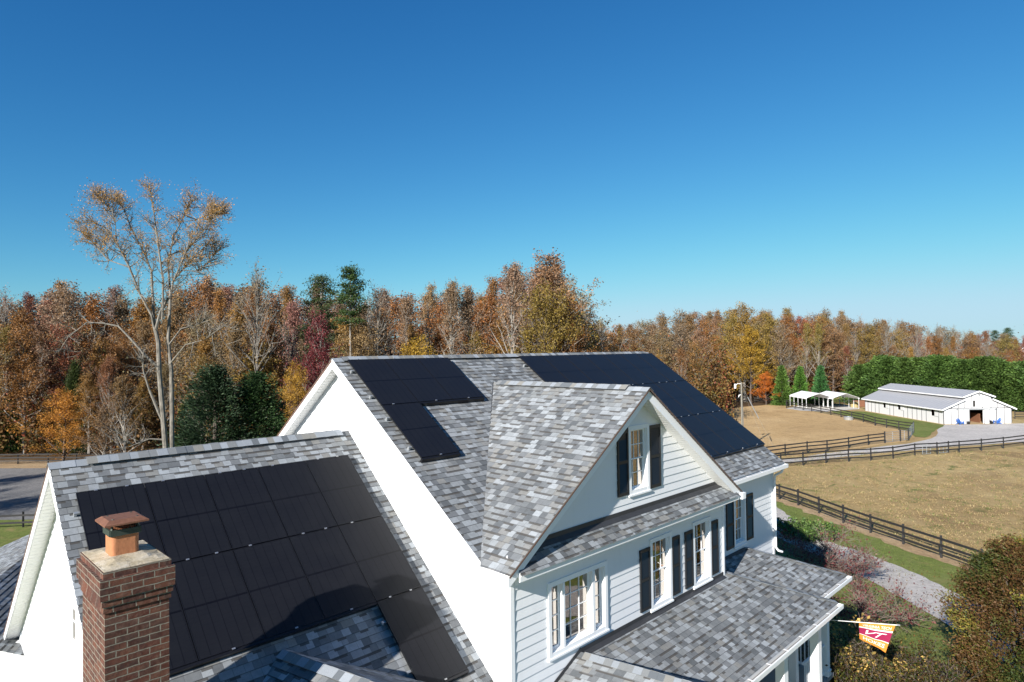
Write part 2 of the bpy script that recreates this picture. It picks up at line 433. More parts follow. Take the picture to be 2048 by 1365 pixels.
roofplane('roof',[(-5.91,WY),(-.01,WY),(-.01,5.75),(-5.91,5.75)],wf,(1,0),(0,1),.03)
roofplane('roof',[(-5.91,WY),(-.01,WY),(-.01,-5.13),(-5.91,-5.13)],wb,(1,0),(0,-1),.03)
deck([(-.28,0),(XE-.02,0),(XE-.02,5.20),(8.5,5.20),(8.5,5.02),(.4,5.02),(.4,5.20),(-.28,5.2)],mainf)
deck([(-.28,0),(XE-.02,0),(XE-.02,-5.22),(-.28,-5.22)],mainb)
deck([(CXR,yv+.3),(CXR,YF-.07),(-.36,YF-.07),(-.36,5.36)],crl,.2)
deck([(CXR,yv+.3),(CXR,YF-.07),(8.41,YF-.07),(8.41,5.36)],crr,.2)
deck([(-5.89,WY),(-.02,WY),(-.02,5.73),(-5.89,5.73)],wf)
deck([(-5.89,WY),(-.02,WY),(-.02,-5.11),(-5.89,-5.11)],wb)
# drip edges on the rakes
def rake(a, b, off, name='drip_edge', mat='drip', w=.012, h=.05, dz=-.0):
    m=MB(); a=Vector(a);b=Vector(b); m.bar(a+Vector(off),b+Vector(off),w,h); m.obj(name,M[mat],house)
rake((-5.905,WY,WZ-.03),(-5.905,-5.13,wb(0,-5.13)-.03),(0,0,0)); rake((-5.905,WY,WZ-.03),(-5.905,5.75,wf(0,5.75)-.03),(0,0,0),mat='trim')
rake((-.305,0,RZ-.03),(-.305,-5.24,mainb(0,-5.24)-.03),(0,0,0)); rake((-.305,0,RZ-.03),(-.305,5.24,mainf(0,5.24)-.03),(0,0,0),mat='trim')
rake((CXR,YF+.002,CZ-.028),(-.38,YF+.002,crl(-.38,0)-.028),(0,0,0),h=.03); rake((CXR,YF+.002,CZ-.028),(8.43,YF+.002,crr(8.43,0)-.028),(0,0,0),h=.03)
# rake frieze boards (fascia) along the front gable and left gables
def fascia(name,pts,y0,y1):
    m=MB(); m.prism([(p[0],y0,p[1]) for p in pts],(0,y1-y0,0)); m.obj(name,M['trim'],house)
def fasciaX(name,pts,x0,x1,mat='trim'):
    m=MB(); m.prism([(x0,p[0],p[1]) for p in pts],(x1-x0,0,0)); m.obj(name,M[mat],house)
for sgn in (-1,1):
    xe=CXR+sgn*4.38
    fascia('fascia',[(CXR,CZ-.05),(xe,CZ-.05-S2*4.38),(xe,CZ-.25-S2*4.38),(CXR,CZ-.25)],YF-.068,YF-.048+.004*sgn)
fasciaX('fascia',[(0,RZ-.05),(5.2,mainf(0,5.2)-.05),(5.2,mainf(0,5.2)-.23),(0,RZ-.23)],-.300,-.283)
fasciaX('fascia',[(0,RZ-.05),(-5.22,mainb(0,-5.22)-.05),(-5.22,mainb(0,-5.22)-.23),(0,RZ-.23)],-.303,-.286)
fasciaX('fascia',[(WY,WZ-.05),(5.73,wf(0,5.73)-.05),(5.73,wf(0,5.73)-.23),(WY,WZ-.23)],-5.903,-5.886)
fasciaX('fascia',[(WY,WZ-.05),(-5.1,wb(0,-5.1)-.05),(-5.1,wb(0,-5.1)-.23),(WY,WZ-.23)],-5.906,-5.889)
# soffit boards with grooves
def soffit_slats(xa,xb,y0,z0,y1,z1,n):
    m=MB()
    for i in range(n):
        t0,t1=i/n,(i+.86)/n
        ya,yb=y0+(y1-y0)*t0,y0+(y1-y0)*t1; za,zb=z0+(z1-z0)*t0,z0+(z1-z0)*t1
        m.prism([(xa,ya,za),(xb,ya,za),(xb,yb,zb),(xa,yb,zb)],(0,0,-.012))
    m.obj('soffit',M['soffit'],house)
soffit_slats(-5.87,-5.60,WY,WZ-.19,-5.0,wb(0,-5.0)-.19,52)
soffit_slats(-.27,.0,0,RZ-.19,-5.1,mainb(0,-5.1)-.19,50)
soffit_slats(-.27,.0,0.02,RZ-.19,5.1,mainf(0,5.1)-.19,50)
m=MB()
for i in range(46):
    t0,t1=i/46,(i+.86)/46
    xa,xb=CXR+.04+4.2*t0,CXR+.04+4.2*t1
    m.prism([(xa,YW-.01,crr(xa,0)-.222),(xb,YW-.01,crr(xb,0)-.222),(xb,YF-.075,crr(xb,0)-.222),(xa,YF-.075,crr(xa,0)-.222)],(0,0,-.012))
m.obj('soffit',M['soffit'],house)
# eave returns at the wing's rear corner and main right
m=MB(); m.box(-5.88,-5.62,-5.12,-4.88,wb(0,-5.12)-.34,wb(0,-5.12)-.20); m.obj('eave_return',M['trim'],house)
m=MB(); 0 and m.prism([(-.36,5.3,crl(-.36,0)-.19),(0.02,5.3,crl(-.36,0)-.19),(0.02,6.02,crl(-.36,0)-.19),(-.36,6.02,crl(-.36,0)-.19)],(0,0,-.06))
# ridge vents
def ridge_vent(a,b,sl,axis):
    a,b=Vector(a),Vector(b); d=(b-a).normalized(); sd=Vector((-d.y,d.x,0))
    md=MB(); mc=MB()
    for s in (-1,1):
        dn=(sd*s+Vector((0,0,-sl))).normalized(); up=Vector((0,0,1))
        n=(d.cross(dn)); n=n if n.z>0 else -n
        c=(a+b)/2+dn*.065+n*.028
        md.obox(c,(b-a)/2,dn*.068,n*.022)
        # cap shingles, overlapping along the ridge
        L=(b-a).length; k=int(L/.16)
        for i in range(k):
            p=a+d*(i+.5)*L/k+dn*.078+n*(.054+.0006*(i%5)+.004*((i%2)))
            mc.obox(p,d*(L/k*.56),dn*.082,n*.004)
    md.obj('ridge_vent',M['flash'],house)
    for f,uv in zip(mc.f,mc.uv): pass
    mc.uv=[[(mc.v[i][0]+mc.v[i][1]*.7,(mc.v[i][0]*.31+.013*(j//24))) for i in f] for j,f in enumerate(mc.f)]
    mc.obj('ridge_cap',M['cap_shingle'],house)
def mat_cap():
    m=NT('cap_shingle'); rp=m.n('NewGeometry').outputs['Random Per Island']
    c=m.ramp(rp,[(0,(0.1123,0.1239,0.1354)),(.2,(0.1729,0.1809,0.185)),(.45,(0.2334,0.2533,0.2753)),(.65,(0.1988,0.1945,0.1805)),(.8,(0.2765,0.2986,0.3249))],'CONSTANT')
    gr=m.noise(150,2,.7,m.geo())[0]; c=m.mix(.5,c,m.mix(1.0,c,m.ramp(gr,[(.25,.5),(.75,1.5)]),'MULTIPLY'))
    return m.bsdf(c,.92,m.bump(gr,.4,.005),.25)
M['cap_shingle']=mat_cap()
ridge_vent((-5.35,WY,WZ),(-.28,WY,WZ),SW,0)
ridge_vent((-.05,0,RZ),(13.0,0,RZ),S1,0)
ridge_vent((CXR,yv+.25,CZ),(CXR,YF-.55,CZ),S2,1)
def ridge_plain(a,b,sl):
    a,b=Vector(a),Vector(b); d=(b-a).normalized(); sd=Vector((-d.y,d.x,0)); mc=MB()
    for s in (-1,1):
        dn=(sd*s+Vector((0,0,-sl))).normalized(); n=d.cross(dn); n=n if n.z>0 else -n
        L=(b-a).length; k=max(2,int(L/.15))
        for i in range(k):
            p=a+d*(i+.5)*L/k+dn*.075+n*(.014+.004*(i%2)); mc.obox(p,d*(L/k*.56),dn*.078,n*.004)
    mc.obj('ridge_cap',M['cap_shingle'],house)
ridge_plain((-5.91,WY,WZ),(-5.35,WY,WZ),SW); ridge_plain((-.3,0,RZ),(-.05,0,RZ),S1); ridge_plain((CXR,YF-.55,CZ),(CXR,YF,CZ),S2)
ridge_plain((13.0,0,RZ),(XE,0,RZ),S1)
# valley line (dark open seam)
m=MB(); 
for (xa,ya,xb,yb) in ((CXR,yv,-.1,5.08),(CXR,yv,8.2,5.12)):
    m.bar((xa,ya,mainf(0,ya)+.012),(xb,yb,mainf(0,yb)+.012),.022,.012)
m.obj('valley_flashing',M['flash'],house)
# ---- walls
LAP=.185
def wall(name, O, eu, nn, poly, holes, mat='siding', lip=.016, e=LAP, voff=0.07):
    mb=MB(); courses(mb,with_holes(poly,holes),O,eu,(0,0,1),nn,e,lip,v_off=voff); return mb.obj(name,M[mat],house)
zb=ZG-.4
holesF=[(1.06,2.75,z_(-5.76),z_(-4.50)),(4.55,5.30,z_(-5.87),z_(-4.43)),(6.47,7.22,z_(-5.87),z_(-4.43)),(3.76,4.41,z_(-3.12),z_(-1.78)),
        (5.0,6.0,z_(-9.7),z_(-7.6)),(1.5,2.6,z_(-9.0),z_(-7.6))]
wall('wall',(0,YW,0),(1,0,0),(0,1,0),[(0.06,zb),(7.98,zb),(7.98,crr(7.98,0)-.16),(CXR,CZ-.16),(0.06,crl(0.06,0)-.16)],holesF)
holesR=[(10.18,10.80,z_(-5.87),z_(-4.50))]
wall('wall',(0,YR,0),(1,0,0),(0,1,0),[(8.06,zb),(12.89,zb),(12.89,mainf(0,YR)-.16),(8.06,mainf(0,YR)-.16)],holesR)
# gable end X=0 (faces -X)
wall('wall',(0,0,0),(0,1,0),(-1,0,0),[(-4.88,zb),(5.60,zb),(5.60,crl(0,0)-.16),(4.99,mainf(0,4.99)-.16),(0,RZ-.16),(-4.88,mainb(0,-4.88)-.16)],[],voff=.03)
# far gable end
wall('wall',(12.96,0,0),(0,1,0),(1,0,0),[(-4.88,zb),(4.88,zb),(4.88,mainf(0,4.88)-.16),(0,RZ-.16),(-4.88,mainb(0,-4.88)-.16)],[])
wall('wall',(0,-4.94,0),(1,0,0),(0,-1,0),[(0.06,zb),(12.89,zb),(12.89,mainb(0,-4.94)-.16),(0.06,mainb(0,-4.94)-.16)],[])
# wing walls
wall('wall',(WX,0,0),(0,1,0),(-1,0,0),[(-4.82,zb),(5.35,zb),(5.35,wf(0,5.35)-.16),(WY,WZ-.16),(-4.82,wb(0,-4.82)-.16)],[(.23,.99,z_(-5.72),z_(-4.27))],voff=.05)
wall('wall',(0,5.42,0),(1,0,0),(0,1,0),[(-5.55,zb),(-.02,zb),(-.02,wf(0,5.42)-.16),(-5.55,wf(0,5.42)-.16)],[])
wall('wall',(0,-4.89,0),(1,0,0),(0,-1,0),[(-5.55,zb),(-.02,zb),(-.02,wb(0,-4.89)-.16),(-5.55,wb(0,-4.89)-.16)],[])
wall('wall',(8.02,0,0),(0,1,0),(1,0,0),[(4.95,zb),(5.62,zb),(5.62,z_(-3.95)),(4.95,z_(-3.95))],[])
# corner boards
m=MB()
def cb(x,y,z0,z1,sx,sy): # corner at x,y; boards wrap both faces
    m.box(x-.022*0,x+.085*sx,y,y+.026*sy*-1 if False else y,z0,z1) if False else None
for (x0,x1,y0,y1,z0,z1) in ((-.022,.075,5.61,5.695,zb,z_(-3.98)),(7.97,8.046,5.61,5.695,zb,z_(-3.98)),(12.88,12.985,4.87,4.965,zb,z_(-3.78)),(8.04,8.09,4.93,4.965,zb,z_(-3.8)),
        (-5.635,-5.545,-4.915,-4.80,zb,wb(0,-4.9)-.17),(-5.635,-5.545,5.34,5.445,zb,wf(0,5.42)-.17),(-.02,.07,-4.965,-4.87,zb,mainb(0,-4.94)-.17)):
    m.box(x0,x1,y0,y1,z0,z1)
m.obj('corner_board',M['trim'],house)
# frieze under the pent roof and eaves
m=MB(); m.box(.08,7.96,YW+.005,YW+.03,z_(-4.22),z_(-3.95)); m.box(8.1,12.87,YR+.005,YR+.03,z_(-4.05),z_(-3.83)); m.obj('frieze_board',M['trim'],house)
# pent roof on the front gable
pent=lambda X,Y: z_(-3.60)-.70*(Y-YW)
roofplane('pent_roof',[(.02,YW+.01),(8.03,YW+.01),(8.2,6.10),(-.14,6.10)],pent,(1,0),(0,1),.05)
m=MB(); m.prism([(-.12,YW+.03,pent(0,YW)-.03),(8.18,YW+.03,pent(0,YW)-.03),(8.18,6.035,pent(0,6.035)-.012),(-.12,6.035,pent(0,6.035)-.012)],(0,0,-.09)); m.obj('pent_fascia',M['trim'],house)
m=MB(); m.box(.10,7.95,YW+.018,YW+.026,pent(0,YW)-.01,z_(-3.5)); m.prism([(.1,YW+.02,pent(0,YW)+.012),(7.95,YW+.02,pent(0,YW)+.012),(7.95,YW+.11,pent(0,YW+.11)+.013),(.1,YW+.11,pent(0,YW+.11)+.013)],(0,0,.006)); m.obj('step_flashing',M['flash'],house)
m=MB(); m.box(-.14,8.2,6.035,6.058,pent(0,6.1)-.11,pent(0,6.1)-.02); m.obj('pent_trim',M['gutter'],house)
# flashing where the wing roof meets the gable wall
m=MB(); m.bar((-.035,WY+.03,WZ+.02),(-.035,5.74,wf(0,5.74)+.02),.025,.06); m.bar((-.035,WY-.03,WZ+.02),(-.035,-5.1,wb(0,-5.1)+.02),.025,.06); m.obj('wall_flashing',M['trim'],house)
# ---- windows
def window(O, eu, nn, x0,x1,z0,z1, casing=.085, cols=3, rows=4, sash=True, depth=.075, units=None, curtain=(0,1), sill=True, label=None):
    """flanged window in a wall opening: casing, frame, sashes with muntins, glass, curtain and a dim room behind"""
    O=Vector(O); eu=Vector(eu); nn=Vector(nn); up=Vector((0,0,1))
    P=lambda u,z,n: tuple(O+eu*u+up*z+nn*n)
    def bx(mb,u0,u1,za,zb_,n0,n1):
        mb.prism([P(u0,za,n0),P(u1,za,n0),P(u1,zb_,n0),P(u0,zb_,n0)],tuple(nn*(n1-n0)))
    m=MB(); c=casing
    bx(m,x0-c,x0+.006,z0-c,z1+c,.0,.04); bx(m,x1-.006,x1+c,z0-c,z1+c,.0,.04); bx(m,x0,x1,z1-.006,z1+c,.0,.038); bx(m,x0,x1,z0-c,z0+.006,.0,.038)
    f=m.obj('window',M['trim'],house,label=label)
    if sill:
        m=MB(); bx(m,x0-c-.02,x1+c+.02,z0-c-.035,z0-c+.004,.0,.06); m.obj('sill',M['trim'],f)
    units=units or [(x0,x1,cols,rows,sash)]
    fr=MB(); mu=MB(); gl=MB(); cu=MB(); rm=MB()
    # jambs
    bx(fr,x0,x0+.018,z0,z1,-depth-.04,.0); bx(fr,x1-.018,x1,z0,z1,-depth-.04,.0); bx(fr,x0+.018,x1-.018,z1-.018,z1,-depth-.04,.0); bx(fr,x0+.018,x1-.018,z0,z0+.025,-depth-.04,.0)
    for k in range(len(units)-1): bx(fr,units[k][1],units[k+1][0],z0+.02,z1-.018,-depth-.04,.036)
    for (a,b,cn,rn,sh) in units:
        a2=a+(.018 if a==x0 else 0); b2=b-(.018 if b==x1 else 0)
        zt,zs=z1-.018,z0+.025; zm=(zt+zs)/2
        parts=[(zs,zm+.015,-depth),(zm-.015,zt,-depth+.03)] if sh else [(zs,zt,-depth)]
        for (za,zc,nb) in parts:
            s=.028
            bx(fr,a2,a2+s,za,zc,nb-.03,nb); bx(fr,b2-s,b2,za,zc,nb-.03,nb); bx(fr,a2+s,b2-s,za,za+s,nb-.03,nb); bx(fr,a2+s,b2-s,zc-s,zc,nb-.03,nb)
            gl.quad(P(a2+s,za+s,nb-.018),P(b2-s,za+s,nb-.018),P(b2-s,zc-s,nb-.018),P(a2+s,zc-s,nb-.018))
            rr=rn//2 if sh else rn
            for i in range(1,cn): u=a2+s+(b2-a2-2*s)*i/cn; bx(mu,u-.008,u+.008,za+s,zc-s,nb-.016,nb-.004)
            for i in range(1,rr): z=za+s+(zc-za-2*s)*i/rr; bx(mu,a2+s,b2-s,z-.008,z+.008,nb-.0155,nb-.0045)
        for (t0,t1) in ((curtain if hasattr(curtain[0],'__len__') else [curtain]) if b-a>.5 else [(.45,.6)]):
            n=14
            for i in range(n):
                ua=a2+(b2-a2)*(t0+(t1-t0)*i/n); ub=a2+(b2-a2)*(t0+(t1-t0)*(i+1)/n)
                na=-depth-.05-.025*(i%2); nb_=-depth-.05-.025*((i+1)%2)
                cu.add([P(ua,zs,na),P(ub,zs,nb_),P(ub,zt,nb_),P(ua,zt,na)],[(0,1,2,3)])
    D=-1.3
    q=[P(x0,z0,D),P(x1,z0,D),P(x1,z1,D),P(x0,z1,D)]; w=[P(x0,z0,-depth-.04),P(x1,z0,-depth-.04),P(x1,z1,-depth-.04),P(x0,z1,-depth-.04)]
    rm.add(q+w,[(0,1,2,3),(0,4,5,1),(1,5,6,2),(2,6,7,3),(3,7,4,0)])
    fr.obj('sash',M['trim'],f); mu.obj('muntin',M['trim'],f); gl.obj('pane',M['glass'],f); cu.obj('curtain',M['curtain'],f); rm.obj('room_lining',M['room'],f)
    return f
FO=(0,YW,0); RO=(0,YR,0)
window(FO,(1,0,0),(0,1,0),1.06,2.75,z_(-5.76),z_(-4.50),units=[(1.06,1.40,1,4,False),(1.46,2.33,3,4,False),(2.41,2.75,1,4,False)],curtain=[(0.9,1.0)],label='triple window, wide centre sash between two narrow sidelights')
window(FO,(1,0,0),(0,1,0),4.55,5.30,z_(-5.87),z_(-4.43),curtain=(.8,1),label='double-hung window directly right of the triple window')
window(FO,(1,0,0),(0,1,0),6.47,7.22,z_(-5.87),z_(-4.43),curtain=(.8,1))
window(FO,(1,0,0),(0,1,0),3.76,4.41,z_(-3.12),z_(-1.78),curtain=(.8,1),label='attic window up in the front gable')
window(RO,(1,0,0),(0,1,0),10.18,10.80,z_(-5.87),z_(-4.50),curtain=(0,1))
window((WX,0,0),(0,1,0),(-1,0,0),.23,.99,z_(-5.72),z_(-4.27),curtain=(0,1))
window(FO,(1,0,0),(0,1,0),1.5,2.6,z_(-9.0),z_(-7.6),curtain=(0,.3))
m=MB(); m.box(5.0,6.0,YW-.06,YW-.02,z_(-9.7),z_(-7.6)); d_=m.obj('door',M['shutter'],house)
m=MB(); m.box(5.0-.1,5.0,YW,YW+.04,z_(-9.7),z_(-7.5)); m.box(6.0,6.1,YW,YW+.04,z_(-9.7),z_(-7.5)); m.box(5.0,6.0,YW,YW+.04,z_(-7.6),z_(-7.5)); m.obj('door_frame',M['trim'],d_)
# ---- shutters (louvred)
def shutter(O,eu,nn,x0,x1,z0,z1,cut=None):
    O=Vector(O); eu=Vector(eu); nn=Vector(nn); up=Vector((0,0,1))
    P=lambda u,z,n: tuple(O+eu*u+up*z+nn*n)
    m=MB()
    outline=[(x0,z0),(x1,z0),(x1,z1),(x0,z1)] if cut is None else [(x0,z0),(x1,z0),(x1,z1),(x0,cut)]
    m.prism([P(u,z,.012) for u,z in outline],tuple(nn*.012))
    s=.045; ztop=lambda u:(z1 if cut is None else cut+(z1-cut)*(u-x0)/(x1-x0))
    for a,b in ((x0,x0+s),(x1-s,x1)): m.prism([P(a,z0,.024),P(b,z0,.024),P(b,ztop(b),.024),P(a,ztop(a),.024)],tuple(nn*.022))
    for za,zc in ((z0,z0+.07),((z0+z1)/2-.035,(z0+z1)/2+.035)): m.prism([P(x0+s,za,.024),P(x1-s,za,.024),P(x1-s,zc,.024),P(x0+s,zc,.024)],tuple(nn*.0215))
    m.prism([P(x0+s,ztop(x0+s)-.07,.024),P(x1-s,ztop(x1-s)-.07,.024),P(x1-s,ztop(x1-s),.024),P(x0+s,ztop(x0+s),.024)],tuple(nn*.021))
    z=z0+.075
    while z<min(ztop(x0+s),ztop(x1-s))-.085:
        m.add([P(x0+s,z,.040),P(x1-s,z,.040),P(x1-s,z+.026,.026),P(x0+s,z+.026,.026)],[(0,1,2,3)])
        m.add([P(x0+s,z,.040),P(x1-s,z,.040),P(x1-s,z,.024),P(x0+s,z,.024)],[(3,2,1,0)]); z+=.03
    return m.obj('shutter',M['shutter'],house)
for x0,x1 in ((4.05,4.445),(5.405,5.745),(6.0,6.365),(7.325,7.68)): shutter(FO,(1,0,0),(0,1,0),x0,x1,z_(-5.88),z_(-4.50))
shutter(FO,(1,0,0),(0,1,0),3.26,3.655,z_(-3.18),z_(-1.72),cut=z_(-1.93)); shutter(FO,(1,0,0),(0,1,0),4.515,4.96,z_(-3.19),z_(-1.75))
shutter(RO,(1,0,0),(0,1,0),9.62,10.08,z_(-5.93),z_(-4.50)); shutter(RO,(1,0,0),(0,1,0),10.93,11.38,z_(-5.92),z_(-4.52))
# ---- gutters
def gutter(a, b, out, w=.12, h=.11, straps=True):
    a,b=Vector(a),Vector(b); out=Vector(out); d=(b-a).normalized(); up=Vector((0,0,1)); t=.006
    m=MB(); L=(b-a).length; c=(a+b)/2
    m.obox(c+out*w*.5-up*h,d*L/2,out*w/2,up*t); m.obox(c+out*w-up*h/2,d*L/2,out*t,up*h/2); m.obox(c+out*t*.6-up*h/2,d*L/2,out*t*.5,up*h/2)
    m.obox(c+out*(w-.012),d*L/2,out*.014,up*t)
    for e in (a+d*t,b-d*t): m.obox(e+out*w/2-up*h/2,d*t,out*w/2,up*h/2)
    g=m.obj('gutter',M['gutter'],house)
    m=MB(); m.obox(c+out*w*.5-up*(h-.015),d*(L/2-.02),out*(w/2-.012),up*.006); m.obj('gutter_bed',M['gutter_in'],g)
    if straps:
        m=MB(); k=int(L/.8)
        for i in range(1,k): m.obox(a+d*(i*L/k)+out*w*.5+up*.004,d*.012,out*w*.52,up*.003)
        m.obj('gutter_strap',M['white_metal'],g)
    return g
gutter((8.5,5.22,z_(-3.84)),(XE,5.22,z_(-3.84)),(0,1,0))
gutter((-5.9,5.74,wf(0,5.74)-.03),(-.1,5.74,wf(0,5.74)-.03),(0,1,0)); gutter((-5.9,-5.12,wb(0,-5.12)-.03),(-.1,-5.12,wb(0,-5.12)-.03),(0,-1,0))
m=MB(); m.tube([(12.92,5.30,z_(-3.95)),(12.92,5.26,z_(-4.06)),(12.92,5.04,z_(-4.2)),(12.92,5.02,z_(-4.4)),(12.92,5.02,z_(-6.55)),(12.96,5.08,z_(-6.66)),(13.03,5.2,z_(-6.7))],.038,8); m.obj('downspout',M['gutter'],house,smooth=True)
m=MB(); m.box(8.28,8.46,6.03,6.12,z_(-4.02),z_(-3.86)); m.obj('rake_return',M['trim'],house)
# ---- front porch roof (hipped to the right, small gable on the left)
SP=.40; PZ=z_(-6.05)
pf=lambda X,Y: PZ-SP*(Y-YW)
pr=lambda X,Y: z_(-6.10)-SP*(Y-YR)
ph=lambda X,Y: PZ-SP*(X-8.20)
YE1,YE2=7.78,7.17
xh=8.20+(YE1-YW)   # front hip corner
sg=.47; GX,GZ=1.93,PZ+.03
gr_=lambda X,Y: GZ-sg*(X-GX)
gl_=lambda X,Y: GZ-sg*(GX-X)
xg=lambda Y: GX+(SP*(Y-YW)+.03)/sg
roofplane('porch_roof',[(GX+.06,YW),(8.20,YW),(xh,YE1),(xg(YE1),YE1)],pf,(1,0),(0,1),.02)
roofplane('porch_roof',[(8.20,YW),(8.20+.85,YW),(8.2+.85+1.49,7.16),(xh,YE1)],ph,(0,1),(1,0),.02)
dxr=.10
roofplane('porch_roof',[(8.06,YR),(10.78,YR),(10.78+(YE2-YR),YE2),(9.8,YE2),(8.06,5.7)],pr,(1,0),(0,1),.02)
prh=lambda X,Y: z_(-6.10)-SP*(X-10.78)
roofplane('porch_roof',[(10.78,YR),(11.5,YR-.0),(13.3,YR),(13.3,YE2),(10.78+(YE2-YR),YE2)],prh,(0,1),(1,0),.02)
# the porch gable ridge drifts to the right as it runs out
GE=10.4
def gx(Y): return GX+.20*(Y-YW)
mb=MB()
for side in (-1,1):
    N=36
    f=gl_ if side<0 else gr_
    L=math.sqrt(1+sg*sg)
    W_=1.9 if side<0 else 1.55
    n_=Vector((side*sg,0,1)).normalized()
    k=0; s=0
    while s<W_:
        s2=min(W_,s+EXP/L)
        def P(Y,q,lift): return (gx(Y)+side*q, Y, GZ-sg*q+lift)
        for Ya,Yb in ((YW+.0,7.0),(7.0,8.6),(8.6,GE)):
            p=[P(Ya,s,.0),P(Yb,s,.0),P(Yb,s2,.009),P(Ya,s2,.009)]
            uv=[(Ya,-s*L-1e-3),(Yb,-s*L-1e-3),(Yb,-s2*L+1e-3),(Ya,-s2*L+1e-3)]
            if side<0: p=p[::-1]; uv=uv[::-1]
            mb.add(p[::-1],[(0,1,2,3)],uv[::-1])
            q=[P(Ya,s2,.009),P(Yb,s2,.009),P(Yb,s2,.0),P(Ya,s2,.0)]
            mb.add(q if side<0 else q[::-1],[(0,1,2,3)],[(Ya,-s2*L),(Yb,-s2*L),(Yb,-s2*L),(Ya,-s2*L)])
        s=s2
mb.obj('porch_gable_roof',M['shingle'],house)
ridge_plain((gx(YW+.12),YW+.12,GZ+.0),(gx(GE),GE,GZ+.0),sg)
m=MB(); m.prism([(GX+.1,YW+.02,pf(0,YW)+.014),(7.95,YW+.02,pf(0,YW)+.014),(7.95,YW+.12,pf(0,YW+.12)+.014),(GX+.1,YW+.12,pf(0,YW+.12)+.014)],(0,0,.006)); m.box(GX+.0,7.95,YW+.018,YW+.026,pf(0,YW),pf(0,YW)+.10)
m.prism([(8.1,YR+.02,pr(0,YR)+.014),(10.7,YR+.02,pr(0,YR)+.014),(10.7,YR+.1,pr(0,YR+.1)+.014),(8.1,YR+.1,pr(0,YR+.1)+.014)],(0,0,.006))
m.prism([(GX-1.75,YW+.018,GZ-sg*1.75),(GX,YW+.018,GZ),(GX,YW+.018,GZ+.09),(GX-1.75,YW+.018,GZ-sg*1.75+.09)],(0,.008,0))
m.obj('step_flashing',M['flash'],house)
def hipcap(a,b):
    mc=MB(); a,b=Vector(a),Vector(b); d=(b-a).normalized(); L=(b-a).length; k=int(L/.15)
    for i in range(k):
        p=a+d*(i+.5)*L/k
        mc.obox(p+Vector((0,0,.018+.003*(i%2))),d*(L/k*.56),Vector((-d.y,d.x,0)).normalized()*.09,Vector((0,0,.004)))
    mc.obj('ridge_cap',M['cap_shingle'],house)
hipcap((8.20,YW,PZ),(xh-.04,YE1-.04,pf(0,YE1-.04))); hipcap((10.78,YR,z_(-6.1)),(10.78+YE2-YR-.04,YE2-.04,pr(0,YE2-.04)))
# porch ceiling / fascia
m=MB(); m.box(.5,xh-.12,YW+.05,YE1-.04,pf(0,YE1)-.20,pf(0,YE1)-.06); m.box(8.2,12.85,YR+.05,YE2-.05,pr(0,YE2)-.22,pr(0,YE2)-.07); m.obj('porch_beam',M['trim'],house)
gutter((GX+2.0,YE1-.01,pf(0,YE1)-.01),(xh+.02,YE1-.01,pf(0,YE1)-.01),(0,1,0),.13,.10)
gutter((xh-.25,YE2-.01,pr(0,YE2)-.01),(10.78+YE2-YR+.02,YE2-.01,pr(0,YE2)-.01),(0,1,0),.13,.10)
PFZ=z_(-9.75)
m=MB(); m.box(.3,9.95,YW+.02,7.68,PFZ-.12,PFZ); m.box(9.95,12.3,YR+.02,6.95,PFZ-.121,PFZ-.002); m.obj('porch_floor',M['porch_floor'],house)
m=MB(); m.box(.4,9.85,7.45,7.6,zb,PFZ-.12); m.box(9.85,12.2,6.75,6.88,zb,PFZ-.125); m.box(12.1,12.22,5.0,6.75,zb,PFZ-.125); m.box(9.72,9.85,6.9,7.45,zb,PFZ-.12); m.obj('porch_skirt',M['brick'],house)
def post(x,y,ztop,w=.19):
    m=MB(); h=w/2; m.box(x-h,x+h,y-h,y+h,PFZ+.0,ztop); m.box(x-h-.03,x+h+.03,y-h-.03,y+h+.03,PFZ,PFZ+.16); m.box(x-h-.025,x+h+.025,y-h-.025,y+h+.025,ztop-.14,ztop-.03)
    m.obj('porch_post',M['trim'],house,bevel=.008)
zt1=pf(0,YE1)-.19; zt2=pr(0,YE2)-.21
for x in (9.62,7.42,5.2,3.0): post(x,7.42,zt1,.22)
for x,y in ((12.0,6.82),(10.2,6.6)): post(x,y,zt2,.2)
def railing(a,b,h=.9):
    a,b=Vector(a),Vector(b); up=Vector((0,0,1)); m=MB()
    m.bar(a+up*h,b+up*h,.07,.05); m.bar(a+up*.1,b+up*.1,.06,.045); L=(b-a).length; k=int(L/.115)
    for i in range(1,k): p=a+(b-a)*(i/k); m.bar(p+up*.1,p+up*h,.03,.03)
    m.obj('porch_railing',M['trim'],house)
railing((10.3,6.82,PFZ),(11.9,6.82,PFZ)); railing((12.0,6.7,PFZ),(12.0,5.05,PFZ)); railing((7.55,7.42,PFZ),(9.5,7.42,PFZ)); railing((3.1,7.42,PFZ),(5.1,7.42,PFZ))
m=MB()
for i in range(5): m.box(9.9,10.0+.9,7.0+.28*i,7.28+.28*i,zb,PFZ-.17*(i+1))
m.obj('porch_steps',M['brick'],house)
